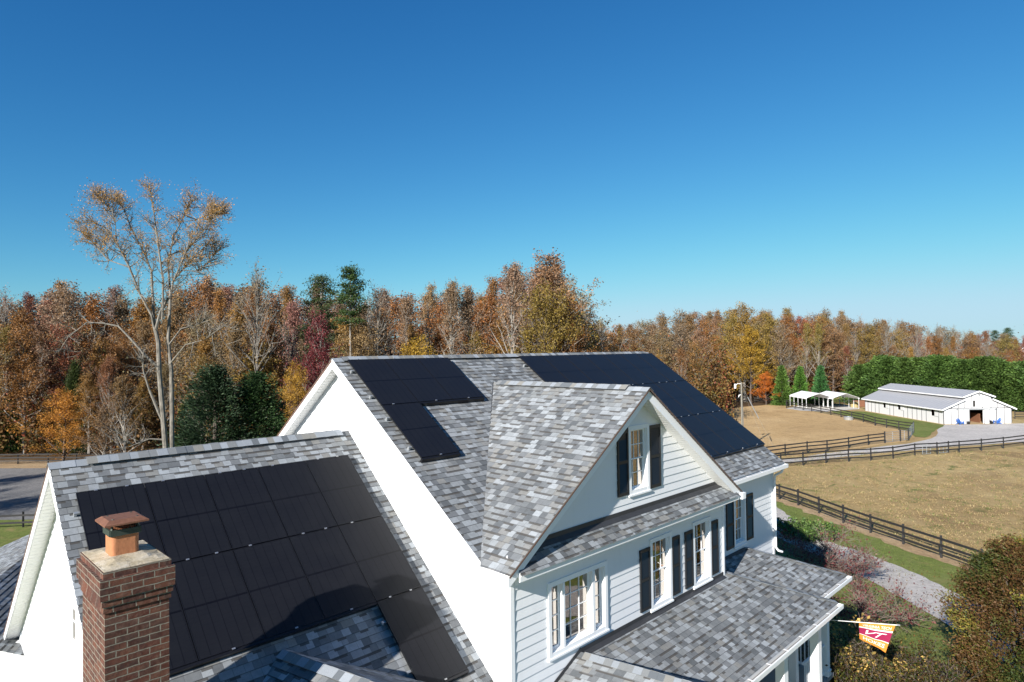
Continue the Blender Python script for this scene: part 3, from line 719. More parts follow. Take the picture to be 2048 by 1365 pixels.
# ---- small gable on the wing's front slope
DA=Vector((-3.38,3.80,wf(0,3.80))); dd=Vector((.23,1,0)).normalized()
mb=MB(); Lr=2.6; sd_=Vector((1,-.23,0)).normalized(); sg2=.5
DB=DA+dd*Lr
for side in (-1,1):
    k=0; s=0; L=math.sqrt(1+sg2*sg2)
    # valley on the main slope: start of each course moves out as it descends
    while s<1.7:
        s2=s+EXP/L
        def Pq(t,q,l): p=DA+dd*t+sd_*(side*q)+Vector((0,0,-sg2*q+l)); return tuple(p)
        t0=(sg2*s-SW*0)/(SW*.98); t0=max(0,(sg2*s)/SW+side*q_*0 if False else (sg2*s)/SW+side*s*.23); t1=max(0,(sg2*s2)/SW+side*s2*.23)
        p=[Pq(t0,s,0),Pq(Lr,s,0),Pq(Lr,s2,.009),Pq(t1,s2,.009)]
        uv=[(t0,-s*L-1e-3),(Lr,-s*L-1e-3),(Lr,-s2*L+1e-3),(t1,-s2*L+1e-3)]
        if side>0: p=p[::-1]; uv=uv[::-1]
        n=(Vector(p[1])-Vector(p[0])).cross(Vector(p[2])-Vector(p[1]))
        if n.z<0: p=p[::-1]; uv=uv[::-1]
        mb.add(p,[(0,1,2,3)],uv); s=s2
mb.obj('bay_roof',M['shingle'],house)
ridge_plain(tuple(DA+dd*.05+Vector((0,0,.01))),tuple(DB+Vector((0,0,.01))),sg2)
m=MB(); e1=DB+sd_*1.5-Vector((0,0,.75)); e2=DB-sd_*1.5-Vector((0,0,.75))
q=[tuple(DB-dd*.25-Vector((0,0,.05))),tuple(e1-dd*.25-Vector((0,0,.03))),tuple(Vector((e1.x,e1.y,zb))-dd*.25),tuple(Vector((e2.x,e2.y,zb))-dd*.25),tuple(e2-dd*.25-Vector((0,0,.03)))]
m.prism(q,tuple(-dd*1.2)); m.obj('bay_wall',M['siding'],house)
# ---- rear garage roof glimpsed past the wing
g0=Vector((-5.58,-8.66,z_(-6.0))); gd=Vector((.42,-.91,0)).normalized(); gn=Vector((-.91,-.42,0))
mb=MB(); sl=.42
pol=[(-4.0,0),(7.5,0),(7.5,-3.4),(-4.0,-3.4)]
ev=Vector((-gn.x*1,-gn.y*1,sl)).normalized(); ev=Vector((.91,.42,sl)).normalized()
nn=gd.cross(ev); nn=nn if nn.z>0 else -nn
ga=empty('garage',(-3.5,-9.5,ZG),'low grey-shingled garage roof glimpsed behind the left wing','garage')
mb=MB(); courses(mb,[pol],g0,gd,ev,nn,EXP,.009); mb.obj('roof',M['shingle'],ga)
ev2=Vector((-.91,-.42,sl)).normalized(); nn2=gd.cross(ev2); nn2=nn2 if nn2.z>0 else -nn2
mb=MB(); courses(mb,[pol],g0,gd,ev2,nn2,EXP,.009); mb.obj('roof',M['shingle'],ga)
m=MB(); a=g0+gd*(-3.7); b=g0+gd*7.2; ww=Vector((.91,.42,0))
m.prism([tuple(a-ww*2.8-Vector((0,0,1.35))),tuple(a-Vector((0,0,.12))),tuple(a+ww*2.8-Vector((0,0,1.35))),(a.x+ww.x*2.8,a.y+ww.y*2.8,zb),(a.x-ww.x*2.8,a.y-ww.y*2.8,zb)],tuple(b-a)); m.obj('wall',M['siding'],ga)
# ---- chimney
KX0,KX1,KY0,KY1=-6.18,-5.50,4.225,5.315; KZ=z_(-2.48)
ch=MB(); 
ch.box(KX0,KX1,KY0,KY1,zb,KZ-.0785*6)
chm=ch.obj('chimney',M['brick'],house)
m=MB()
for i,(g,z0,z1) in enumerate(((.018,6,5),(.036,5,4),(.055,4,1),(.02,1,0))):
    m.box(KX0-g,KX1+g,KY0-g,KY1+g,KZ-.0785*z0,KZ-.0785*z1)
m.obj('corbel',M['brick'],chm)
m=MB(); nx,ny=9,13; vs=[]
for j in range(ny):
    for i in range(nx):
        u,v=i/(nx-1),j/(ny-1); x=KX0-.0+ (KX1-KX0)*u; y=KY0+(KY1-KY0)*v
        e=min(u,1-u,v,1-v)*4; z=KZ+.005+.035*min(1,e)+random.uniform(-.004,.004)
        vs.append((x,y,z))
fs=[(j*nx+i,j*nx+i+1,(j+1)*nx+i+1,(j+1)*nx+i) for j in range(ny-1) for i in range(nx-1)]
m.add(vs,fs,[(0,0)]*len(vs)); m.box(KX0-.005,KX1+.005,KY0-.005,KY1+.005,KZ-.01,KZ+.006)
m.obj('mortar_crown',M['mortar'],chm,smooth=False)
FX,FY=-5.855,4.71; fw,fd=.155,.155
def rrect(cx,cy,hx,hy,r,z,n=5):
    pts=[]
    for (sx,sy,a0) in ((1,1,0),(-1,1,90),(-1,-1,180),(1,-1,270)):
        for k in range(n+1):
            a=R(a0+90*k/n); pts.append((cx+sx*(hx-r)+r*math.cos(a),cy+sy*(hy-r)+r*math.sin(a),z))
    return pts
m=MB(); o1=rrect(FX,FY,fw,fd,.05,KZ+.0); o2=rrect(FX,FY,fw,fd,.05,KZ+.33); i2=rrect(FX,FY,fw-.025,fd-.025,.04,KZ+.33); i1=rrect(FX,FY,fw-.025,fd-.025,.04,KZ+.05)
n=len(o1); m.add(o1+o2+i2+i1,[(k,(k+1)%n,n+(k+1)%n,n+k) for k in range(n)]+[(n+k,n+(k+1)%n,2*n+(k+1)%n,2*n+k) for k in range(n)]+[(2*n+k,2*n+(k+1)%n,3*n+(k+1)%n,3*n+k) for k in range(n)])
m.obj('flue_liner',M['clay'],chm,smooth=False)
m=MB(); zc=KZ+.325
for (x0,x1,y0,y1) in ((FX-fw-.012,FX+fw+.012,FY-fd-.02,FY-fd+.0),(FX-fw-.012,FX+fw+.012,FY+fd-.0,FY+fd+.02),(FX-fw-.02,FX-fw,FY-fd,FY+fd),(FX+fw,FX+fw+.02,FY-fd,FY+fd)): m.box(x0,x1,y0,y1,zc-.045,zc+.03)
for sx in (-1,1):
    for sy in (-1,1): m.bar((FX+sx*.15,FY+sy*.15,zc),(FX+sx*.13,FY+sy*.13,zc+.16),.02,.02)
m.obj('cap_band',M['cap_dark'],chm)
m=MB()
for i in range(11):
    x=FX-.14+.028*i; m.bar((x,FY+.15,zc+.02),(x,FY+.145,zc+.12),.003,.003); m.bar((x,FY-.15,zc+.02),(x,FY-.145,zc+.12),.003,.003)
    y=FY-.14+.028*i; m.bar((FX-.15,y,zc+.02),(FX-.145,y,zc+.12),.003,.003); m.bar((FX+.15,y,zc+.02),(FX+.145,y,zc+.12),.003,.003)
m.obj('spark_mesh',M['rust'],chm)
m=MB(); zt=KZ+.47; a,b=.24,.24
vs=[(FX-a,FY-b,zt-.03),(FX+a,FY-b,zt-.03),(FX+a,FY+b,zt-.03),(FX-a,FY+b,zt-.03),(FX-a+.06,FY-b+.06,zt+.01),(FX+a-.06,FY-b+.06,zt+.01),(FX+a-.06,FY+b-.06,zt+.01),(FX-a+.06,FY+b-.06,zt+.01)]
fs=[(4,5,6,7),(0,1,5,4),(1,2,6,5),(2,3,7,6),(3,0,4,7)]
m.add(vs,fs,[(0,0)]*8); m.add([(x,y,z-.006) for x,y,z in vs],[f[::-1] for f in fs],[(0,0)]*8); m.add([vs[0],vs[1],vs[2],vs[3]]+[(x,y,z-.02) for x,y,z in vs[:4]],[(0,1,5,4),(1,2,6,5),(2,3,7,6),(3,0,4,7)],[(0,0)]*8)
m.obj('chimney_cap',M['rust'],chm)
# ---- solar panels
def make_panel_proto(): pass
PW,PH=1.022,1.752
def panels(cells, zf, X0, Y0, sl, w=PW+.012, h=PH+.02, lift=.12):
    L=math.sqrt(1+sl*sl); dn=Vector((0,1/L,-sl/L)); n=Vector((0,sl/L,1/L)); ex=Vector((1,0,0))
    made=[]
    O=Vector((X0,Y0,zf(X0,Y0)))
    cellset=set(cells)
    for (c,r) in cells:
        org=O+ex*(c*w)+dn*(r*h)+n*lift
        root=MB(); t=.035; fwd=.012
        # frame ring
        A=lambda u,v,k: tuple(org+ex*u+dn*v+n*k)
        def bx(u0,u1,v0,v1): root.prism([A(u0,v0,-t),A(u1,v0,-t),A(u1,v1,-t),A(u0,v1,-t)],tuple(n*t))
        bx(0,fwd,0,PH); bx(PW-fwd,PW,0,PH); bx(fwd,PW-fwd,0,fwd); bx(fwd,PW-fwd,PH-fwd,PH)
        p=root.obj('solar_panel',M['panel_frame'],house)
        g=MB(); q=[A(fwd,fwd,-.003),A(PW-fwd,fwd,-.003),A(PW-fwd,PH-fwd,-.003),A(fwd,PH-fwd,-.003)]
        g.add(q[::-1],[(0,1,2,3)],[(0,1),(0,0),(1,0),(1,1)][::-1] if False else [(0,1),(1,1),(1,0),(0,0)])
        g.obj('panel_glass',M['solar'],p)
        ck=MB()
        has=(c,r-1) not in cellset
        for u in ((.28,.74) if (c+r)%2==0 else (.3,)):
            ck.obox(A(PW*u,0 if has else -.01,.004),ex*.025,dn*.012,n*.005)
        if (c,r+1) not in cellset: ck.obox(A(PW*.5,PH,.004),ex*.025,dn*.012,n*.005)
        ck.obj('mid_clamp',M['clip'],p)
        if (c,r+1) not in cellset:
            sk=MB(); sk.prism([A(-.0,PH+.0,-.11),A(w,PH+.0,-.11),A(w,PH+.05,-.11),A(-.0,PH+.05,-.11)],tuple(n*.095)); sk.obj('array_skirt',M['panel_frame'],p)
    # rails
    rows={}
    for c,r in cells: rows.setdefault(r,[]).append(c)
    for r,cs in rows.items():
        for v in (.22,.78):
            rl=MB(); a=O+ex*(min(cs)*w-.08)+dn*(r*h+PH*v)+n*(lift-.055); b=O+ex*((max(cs)+1)*w+.02)+dn*(r*h+PH*v)+n*(lift-.055)
            rl.bar(a,b,.04,.035,up=tuple(n))
            k=int((b-a).length/1.2)+1
            for i in range(k): p=a+(b-a)*(i+.02)/k; rl.obox(p-n*.045,ex*.02,dn*.03,n*.035)
            rl.obj('mounting_rail',M['galv'],house)
    
panels([(c,r) for r in range(2) for c in range(5)]+[(4,2)],wf,WX-.03,WY+.63,SW,lift=.11)
panels([(0,0),(1,0),(2,0),(0,1)],mainf,-.02,.17,S1,w=1.034)
panels([(c,0) for c in range(7)]+[(c,1) for c in range(1,7)]+[(c,2) for c in range(3,7)],mainf,5.86,.17,S1,w=1.05)
m=MB(); a_=(9.02,.2,mainf(0,.2)+.13); b_=(9.02,1.65,mainf(0,1.65)+.13); m.bar(a_,b_,.008,.006); m.obj('seam_strip',M['clip'],house)

# ================================================================== GROUND AND PAVING
def grid_ground():
    rs=[0,3,6,9,12,15,18,21,24,28,33,40,50,65,85,120,170,250,400,700,1500,4000]; n=72
    vs=[(4,1,0)]; 
    for r in rs[1:]:
        for k in range(n):
            a=2*math.pi*k/n; x,y=4+r*math.cos(a),1+r*math.sin(a); vs.append((x,y,mound(x,y) if r<60 else 0))
    vs[0]=(4,1,mound(4,1)); fs=[(0,1+k,1+(k+1)%n) for k in range(n)]
    for i in range(len(rs)-2):
        for k in range(n):
            a=1+i*n; fs.append((a+k,a+n+k,a+n+(k+1)%n,a+(k+1)%n))
    m=MB(); m.add(vs,fs,[(0,0)]*len(vs)); return m.obj('ground',M['field'],kind='structure',smooth=True)
g=grid_ground()
def densify(poly, step, amp, seed):
    rnd=random.Random(seed); out=[]
    for i in range(len(poly)):
        a,b=poly[i],poly[(i+1)%len(poly)]; L=math.hypot(b[0]-a[0],b[1]-a[1]); k=max(1,int(L/step))
        for j in range(k):
            t=j/k; o=rnd.uniform(-amp,amp) if j else 0; nx,ny=-(b[1]-a[1])/max(L,1e-6),(b[0]-a[0])/max(L,1e-6)
            out.append((a[0]+(b[0]-a[0])*t+nx*o,a[1]+(b[1]-a[1])*t+ny*o))
    return out
def sheet(name, poly, mat, lift, step=1.5, amp=.15, seed=1, grid=3.0, kind='structure'):
    poly=densify(poly,step,amp,seed)
    bm=bmesh.new(); vs=[bm.verts.new((x,y,0)) for x,y in poly]; bm.faces.new(vs)
    bmesh.ops.triangulate(bm,faces=bm.faces[:])
    xs=[p[0] for p in poly]; ys=[p[1] for p in poly]
    near=min(math.hypot(p[0]-4,p[1]-1) for p in poly)<55
    if near:
        for ax,lo,hi in ((0,min(xs),max(xs)),(1,min(ys),max(ys))):
            v=lo+grid
            while v<min(hi,lo+140):
                co=(v,0,0) if ax==0 else (0,v,0); no=(1,0,0) if ax==0 else (0,1,0)
                bmesh.ops.bisect_plane(bm,geom=bm.verts[:]+bm.edges[:]+bm.faces[:],plane_co=co,plane_no=no); v+=grid
    m=MB(); idx={v:i for i,v in enumerate(bm.verts)}
    V=[(v.co.x,v.co.y,(mound(v.co.x,v.co.y) if near else 0)+lift) for v in bm.verts]
    F=[]
    for f in bm.faces:
        q=[idx[v] for v in f.verts]
        if f.normal.z<0: q=q[::-1]
        F.append(tuple(q))
    bm.free(); m.add(V,F,[(0,0)]*len(V)); return m.obj(name,mat,kind=kind,smooth=True)
G=lambda *pts: [gat(*p) for p in pts]
# lawn round the house up to the paddock fence
NF=[gat(1559,1000.5),gat(1596.4,1013),gat(1638,1029),gat(1686.5,1049),gat(1741.4,1069.4),gat(1807,1093),gat(1883,1121)]
d0=(NF[0][0]-NF[-1][0],NF[0][1]-NF[-1][1]); L0=math.hypot(*d0); d0=(d0[0]/L0,d0[1]/L0); st=L0/6
NF=[(NF[0][0]+d0[0]*st*k,NF[0][1]+d0[1]*st*k) for k in range(7,0,-1)]+NF+[(NF[-1][0]-d0[0]*st*k,NF[-1][1]-d0[1]*st*k) for k in range(1,9)]
off=lambda P,o:(P[0]+d0[1]*o,P[1]-d0[0]*o)
sgn=1 if (off(NF[8],1)[0]<NF[8][0]) else -1
sheet('lawn',[NF[0],NF[-1],(8,60),(-60,60),(-80,-47),(30,-52)],M['lawn'],.04,3,.2,3)
sheet('dirt_strip',[off(NF[0],.7*sgn),off(NF[-1],.7*sgn),off(NF[-1],-.5*sgn),off(NF[0],-.5*sgn)],M['dirt_edge'],.055,.8,.3,5)
drive=[(50,-13.5),(37.6,-3.2),(35.4,-1.2),(34.2,1.7),(32.2,4.6),(30.3,6.6),(27.0,10.2),(20,16),(14,22),(10,19),(17,13),(20.3,11.4),(24.3,8.0),(25.5,6.9),(27.1,5.3),(29.2,2.9),(31.2,.4),(33.4,-3.0),(45,-14.5)]
sheet('gravel_path',drive,M['gravel'],.075,.5,.09,8)
sheet('mulch_bed',[(13.2,3),(17,3.2),(19.5,6),(20.5,9.5),(17.5,12.5),(14,13),(11,10),(12.4,7.4)],M['mulch'],.065,.6,.2,11)
sheet('paddock',G((1380,925),(1570,915),(1690,900),(1812,884),(1822,866),(1760,850),(1700,838),(1640,826),(1573,817),(1500,806),(1440,806),(1380,822)),M['paddock'],.02,4,.4,12)
sheet('gravel_drive',G((1380,965),(1571,929),(1620,922.5),(1738,909),(1850,898.5),(1935,892),(2048,884),(2400,858),(2400,840),(2048,847.6),(1888,850.6),(1874,861),(1872,873),(1845,882),(1812,889),(1737,897.5),(1640,909),(1571,920),(1380,945)),M['gravel'],.03,3,.3,14)
sheet('asphalt_road',[fat(-700,51),fat(96,50),fat(560,50),fat(900,54),fat(900,69),fat(560,71),fat(96,73),fat(-700,74)],M['asphalt'],.05,3,.2,15)
sheet('road_shoulder',[fat(-700,74),fat(96,73),fat(560,71),fat(900,69),fat(900,74),fat(560,77),fat(96,80),fat(-700,80)],M['dirt_edge'],.03,2,.3,16)
sheet('forest_ground',[fat(-900,79),fat(300,79),fat(700,76),fat(1000,80),fat(1250,95),fat(1400,128),fat(1560,146),fat(1720,166),fat(2500,170),fat(2500,420),fat(1200,420),fat(-900,300)],M['forest_floor'],.06,4,.6,17)
sheet('grass_verge',G((1655,822),(1731,824),(1888,851),(1872,860),(1850,876),(1830,874),(1822,864),(1760,848),(1700,836)),M['lawn'],.045,2,.3,19)
sheet('far_lawn',G((1440,805),(1573,812),(1600,806),(1740,806),(1740,799),(1440,797)),M['lawn'],.05,4,.3,20)
sheet('shelter_pad',G((1572,818),(1600,822),(1650,824),(1720,819),(1700,812),(1600,812)),M['concrete'],.05,2,.2,21)
# ================================================================== FENCES
def fence(name, pts, label, h=1.30, closed=False, rails=(.42,.80,1.18), sub=1, group=None, rail_h=.14, pw=.12, zfun=mound):
    P=[]
    for a,b in zip(pts[:-1],pts[1:]):
        L=math.hypot(b[0]-a[0],b[1]-a[1]); k=max(1,round(L/sub)) if sub!=1 else 1
        for j in range(k): P.append((a[0]+(b[0]-a[0])*j/k,a[1]+(b[1]-a[1])*j/k))
    P.append(pts[-1])
    root=empty(name,(P[0][0],P[0][1],0),label,'fence',group)
    rnd=random.Random(len(P))
    for (x,y) in P:
        z=zfun(x,y); m=MB(); hh=h+rnd.uniform(-.03,.05); m.box(x-pw/2,x+pw/2,y-pw/2,y+pw/2,z-.1,z+hh); m.prism([(x-pw/2,y-pw/2,z+hh),(x+pw/2,y-pw/2,z+hh),(x+pw/2,y+pw/2,z+hh),(x-pw/2,y+pw/2,z+hh)],(0,0,.01)); m.obj('post',M['black_board'],root)
    for rz in rails:
        m=MB()
        for a,b in zip(P[:-1],P[1:]):
            nx,ny=-(b[1]-a[1]),(b[0]-a[0]); L=math.hypot(nx,ny); nx,ny=nx/L*(pw/2+.02),ny/L*(pw/2+.02)
            dz=rnd.uniform(-.015,.015)
            m.bar((a[0]+nx,a[1]+ny,zfun(*a)+rz+dz),(b[0]+nx,b[1]+ny,zfun(*b)+rz+rnd.uniform(-.015,.015)),.035,rail_h)
        m.obj('rail',M['black_board'],root)
    return root
fence('board_fence',NF,'black three-board fence running beside the lawn and the near gravel path')
F2=[gat(1500,941.5)]+[gat(1440+x/3.368,700+y/3.368) for x,y in ((410,792),(560,780),(714,765),(866,755),(1017,748),(1166,735),(1313,712),(1463,705),(1540,698),(1612,692),(1762,680),(1910,665),(2060,645))]
e=(F2[-1][0]-F2[-2][0],F2[-1][1]-F2[-2][1]); F2+= [(F2[-1][0]+e[0]*k,F2[-1][1]+e[1]*k) for k in (1,2,3,4)]
e=(F2[0][0]-F2[1][0],F2[0][1]-F2[1][1]); F2=[(F2[0][0]+e[0]*k,F2[0][1]+e[1]*k) for k in (3,2,1)]+F2
fence('board_fence',F2,'long black board fence between the gravel drive and the big open field',h=1.42,rails=(.45,.88,1.3))
F3=[gat(1500,922)]+[gat(1440+x/3.368,700+y/3.368) for x,y in ((440,715),(588,697),(722,685),(867,665),(1000,643),(1110,630))]
fence('board_fence',F3,'black board fence along the front of the bare dirt paddock, ending at a metal gate',h=1.4,rails=(.45,.88,1.3))
F4=[gat(1440+x/3.368,700+y/3.368) for x,y in ((1305,556),(1205,543),(1122,527),(1045,513),(965,488),(887,472),(815,455),(745,440),(680,428),(617,415),(560,408),(505,399),(447,392))]
fence('board_fence',F4,'black board fence on the barn side of the dirt paddock',h=1.4,rails=(.45,.88,1.3))
F5=[gat(1573,816),gat(1573,810),gat(1560,808.5),gat(1510,806),gat(1470,806),gat(1440,809),gat(1405,812)]
fence('board_fence',F5,'thin black fence at the far back of the dirt paddock before the woods',h=1.3,sub=4,rails=(.5,.95,1.25))
F6=[gat(1576,812),gat(1620,810.5),gat(1680,812),gat(1722,812)]
fence('board_fence',F6,'black fence behind the two white carport shelters',h=1.3,sub=4)
F7=[gat(2030,838),gat(2100,838),gat(2200,838)]
fence('board_fence',F7,'short black fence to the right of the barn under the tall evergreens',h=1.3,sub=3)
F8=[fat(-500,46.5),fat(-100,47),fat(46,47.8),fat(560,47.8)]
fence('board_fence',F8,'two-rail black fence along the near edge of the asphalt road',h=1.15,sub=4.2,rails=(.42,.95))
F9=[fat(-500,77),fat(96,76),fat(560,74)]
fence('board_fence',F9,'dark fence on the far side of the asphalt road in front of the woods',h=1.3,sub=3.5)
def gate(name,a,b,h,label,bars=6,z0=.15,posts=True):
    root=empty(name,(a[0],a[1],0),label,'gate'); m=MB()
    for i in range(bars): z=z0+(h-z0)*i/(bars-1); m.tube([(a[0],a[1],z),(b[0],b[1],z)],.022,6)
    m.obj('rail',M['galv'],root)
    m=MB()
    for t in (0,.5,1): p=(a[0]+(b[0]-a[0])*t,a[1]+(b[1]-a[1])*t); m.tube([(*p,z0),(*p,h)],.026,6)
    m.obj('stile',M['galv'],root)
    for t in ((-.01,1.01) if posts else ()):
        m=MB(); p=(a[0]+(b[0]-a[0])*t,a[1]+(b[1]-a[1])*t); m.box(p[0]-.07,p[0]+.07,p[1]-.07,p[1]+.07,0,h+.15); m.obj('gate_post',M['black_board'],root)
gA=gat(1440+1112/3.368,700+630/3.368); gB=gat(1440+1215/3.368,700+618/3.368); gC=gat(1440+1270/3.368,700+611/3.368); gD=gat(1440+1305/3.368,700+560/3.368)
gate('metal_gate',gA,gB,1.4,'first galvanised gate, hung at the end of the paddock fence'); gate('metal_gate',gB,gC,1.4,'second galvanised gate, between the first gate and the paddock corner'); gate('metal_gate',gC,gD,1.5,'gate of grey bars turned edge-on at the paddock corner',7)
gate('metal_gate',gat(1440+1365/3.368,700+712/3.368,.0),gat(1440+1420/3.368,700+707/3.368),1.25,'pale tube gate leaning on the field side of the drive fence, left one of two',posts=False); gate('metal_gate',gat(1440+1480/3.368,700+703/3.368),gat(1440+1530/3.368,700+699/3.368),1.25,'pale tube gate leaning on the field side of the drive fence, right one of two',posts=False)
# ================================================================== BARN
A_=np.array([.7135,-.7006]); B_=np.array([.7161,.6980]); BC=np.array([113.9,-9.87])
def bp(a,b,z): q=BC+A_*a+B_*b; return (float(q[0]),float(q[1]),z)
barn=empty('barn',bp(0,0,0),'long white panelled barn with a raised-centre grey metal roof','barn')
BWd,BLn=11.05,23.3; c0,c1=3.35,7.7; cm=BWd/2; E1,T1,E2,RG=2.55,4.0,4.42,5.32
m=MB(); m.prism([bp(0,0,0),bp(0,0,E1),bp(0,c0,T1),bp(0,c0,E2-.05),bp(0,cm,RG-.1),bp(0,c1,E2-.05),bp(0,c1,T1),bp(0,BWd,E1),bp(0,BWd,0),bp(0,6.42,0),bp(0,6.42,2.25),bp(0,4.18,2.25),bp(0,4.18,0)],tuple(Vector((*A_,0))*.12))
m.obj('front_wall',M['barn'],barn)
m=MB(); wins=[(2.25,3.2,1.1,2.2),(11.6,12.5,1.25,2.2),(16.2,17.1,1.2,2.25)]
def side_wall(m,b,th):
    a=0
    for (wa,wb_,za,zc) in wins:
        m.obox(Vector(bp((a+wa)/2,b,E1/2)),Vector((*A_,0))*(wa-a)/2,Vector((*B_,0))*th,Vector((0,0,E1/2)))
        m.obox(Vector(bp((wa+wb_)/2,b,za/2)),Vector((*A_,0))*(wb_-wa)/2,Vector((*B_,0))*th,Vector((0,0,za/2)))
        m.obox(Vector(bp((wa+wb_)/2,b,(zc+E1)/2)),Vector((*A_,0))*(wb_-wa)/2,Vector((*B_,0))*th,Vector((0,0,(E1-zc)/2))); a=wb_
    m.obox(Vector(bp((a+BLn)/2,b,E1/2)),Vector((*A_,0))*(BLn-a)/2,Vector((*B_,0))*th,Vector((0,0,E1/2)))
side_wall(m,.05,.05); m.obj('side_wall',M['barn'],barn)
m=MB(); m.obox(Vector(bp(BLn/2,BWd-.05,E1/2)),Vector((*A_,0))*BLn/2,Vector((*B_,0))*.05,Vector((0,0,E1/2))); m.prism([bp(BLn,0,0),bp(BLn,0,E1),bp(BLn,c0,T1),bp(BLn,cm,RG-.1),bp(BLn,c1,T1),bp(BLn,BWd,E1),bp(BLn,BWd,0)],tuple(Vector((*A_,0))*-.1)); 
m.obox(Vector(bp(BLn/2,c0,(T1+E2)/2-.1)),Vector((*A_,0))*BLn/2,Vector((*B_,0))*.04,Vector((0,0,.4))); m.obox(Vector(bp(BLn/2,c1,(T1+E2)/2-.1)),Vector((*A_,0))*BLn/2,Vector((*B_,0))*.04,Vector((0,0,.4)))
m.obj('rear_wall',M['barn'],barn)
def slab(pts,t,mat,name): m=MB(); m.prism(pts,(0,0,-t)); return m.obj(name,mat,barn)
def slope(b0,z0,b1,z1,name='roof',o=.45):
    r=slab([bp(-o,b0,z0),bp(BLn+o,b0,z0),bp(BLn+o,b1,z1),bp(-o,b1,z1)],.06,M['metal_roof'],name)
    m=MB(); 
    k=int((BLn+2*o)/.9)
    for i in range(k+1): a=-o+(BLn+2*o)*i/k; m.bar(bp(a,b0,z0+.012),bp(a,b1,z1+.012),.03,.03)
    m.obj('standing_seam',M['metal_roof'],r)
    m=MB(); lo=(b0,z0) if z0<z1 else (b1,z1)
    m.bar(bp(-o,lo[0],lo[1]-.1),bp(BLn+o,lo[0],lo[1]-.1),.05,.17)
    m.bar(bp(-o-.03,b0,z0-.08),bp(-o-.03,b1,z1-.08),.05,.2); m.obj('fascia',M['white_metal'],r)
sl_=(T1-E1)/c0
slope(-.5,E1-.5*sl_+.06,c0,T1+.06); slope(BWd+.5,E1-.5*sl_+.06,c1,T1+.06)
slope(c0-.45,E2-.02,cm,RG); slope(c1+.45,E2-.02,cm,RG)
m=MB()
def bat(a,b,z0,z1,side='f',w=.085):
    if side=='f': m.obox(Vector(bp(-.02,b,(z0+z1)/2)),Vector((*A_,0))*.02,Vector((*B_,0))*w/2,Vector((0,0,(z1-z0)/2)))
    else: m.obox(Vector(bp(a,-.02,(z0+z1)/2)),Vector((*A_,0))*w/2,Vector((*B_,0))*.02,Vector((0,0,(z1-z0)/2)))
def topz(b): 
    if b<c0: return E1+sl_*b-.15
    if b<c1: return RG-.2-abs(b-cm)*.41
    return E1+sl_*(BWd-b)-.15
for b in (0.03,1.2,2.3,BWd-.03,BWd-1.2,BWd-2.5,8.6): bat(0,b,0,2.5); 
for b in (1.25,2.4,c0,4.6,6.3,c1,8.8,9.9): bat(0,b,2.58,topz(b))
for a in (0.03,1.2,4.4,5.6,6.9,8.2,9.5,10.7,13.7,14.9,18.4,19.7,21.0,22.2,BLn-.03): bat(a,0,0,E1-.1,'s')
m.obox(Vector(bp(-.025,cm,2.54)),Vector((*A_,0))*.02,Vector((*B_,0))*(cm-.1),Vector((0,0,.05)))
for b in (2.34,3.2,4.1,6.5,7.4,8.26): m.obox(Vector(bp(-.115,b,1.15)),Vector((*A_,0))*.012,Vector((*B_,0))*.035,Vector((0,0,1.12)))
for (wa,wb_,za,zc) in wins:
    m.obox(Vector(bp((wa+wb_)/2-.9,-.025,za)),Vector((*A_,0))*.45,Vector((*B_,0))*.02,Vector((0,0,.02)))
m.obj('batten',M['barn_batten'],barn)
m=MB()
for b0,b1 in ((2.3,4.15),(6.45,8.3)):
    m=MB(); m.obox(Vector(bp(-.07,(b0+b1)/2,1.15)),Vector((*A_,0))*.03,Vector((*B_,0))*(b1-b0)/2,Vector((0,0,1.13))); m.obj('sliding_door',M['barn'],barn)
m=MB(); m.obox(Vector(bp(-.08,5.3,2.34)),Vector((*A_,0))*.04,Vector((*B_,0))*3.4,Vector((0,0,.05))); m.obj('door_track',M['galv'],barn)
m=MB(); m.obox(Vector(bp(-.05,5.75,3.25)),Vector((*A_,0))*.03,Vector((*B_,0))*.62,Vector((0,0,.5))); m.obj('loft_door',M['barn'],barn)
m=MB(); m.obox(Vector(bp(-.012,4.95,3.25)),Vector((*A_,0))*.02,Vector((*B_,0))*.16,Vector((0,0,.5))); m.obj('loft_opening',M['dark'],barn)
for (wa,wb_,za,zc) in wins:
    m=MB(); m.obox(Vector(bp(wa-.52,-.04,(za+zc)/2)),Vector((*A_,0))*.48,Vector((*B_,0))*.025,Vector((0,0,(zc-za)/2))); m.obj('window_shutter',M['barn'],barn)
m=MB()
for b in (2.6,3.9,6.6,8.2): 
    m.obox(Vector(bp(BLn/2,b+.0,.75)),Vector((*A_,0))*(BLn/2-1),Vector((*B_,0))*.04,Vector((0,0,.75)))
m.obj('stall_boards',M['wood'],barn)
m=MB(); m.obox(Vector(bp(-.2,cm+.2,4.75)),Vector((*A_,0))*.12,Vector((*B_,0))*.1,Vector((0,0,.07))); m.obj('floodlight',M['galv'],barn)
m=MB(); m.prism([bp(.1,.1,.03),bp(.1,BWd-.1,.03),bp(BLn-.1,BWd-.1,.03),bp(BLn-.1,.1,.03)],(0,0,.03)); m.obj('floor',M['dirt_edge'],barn)
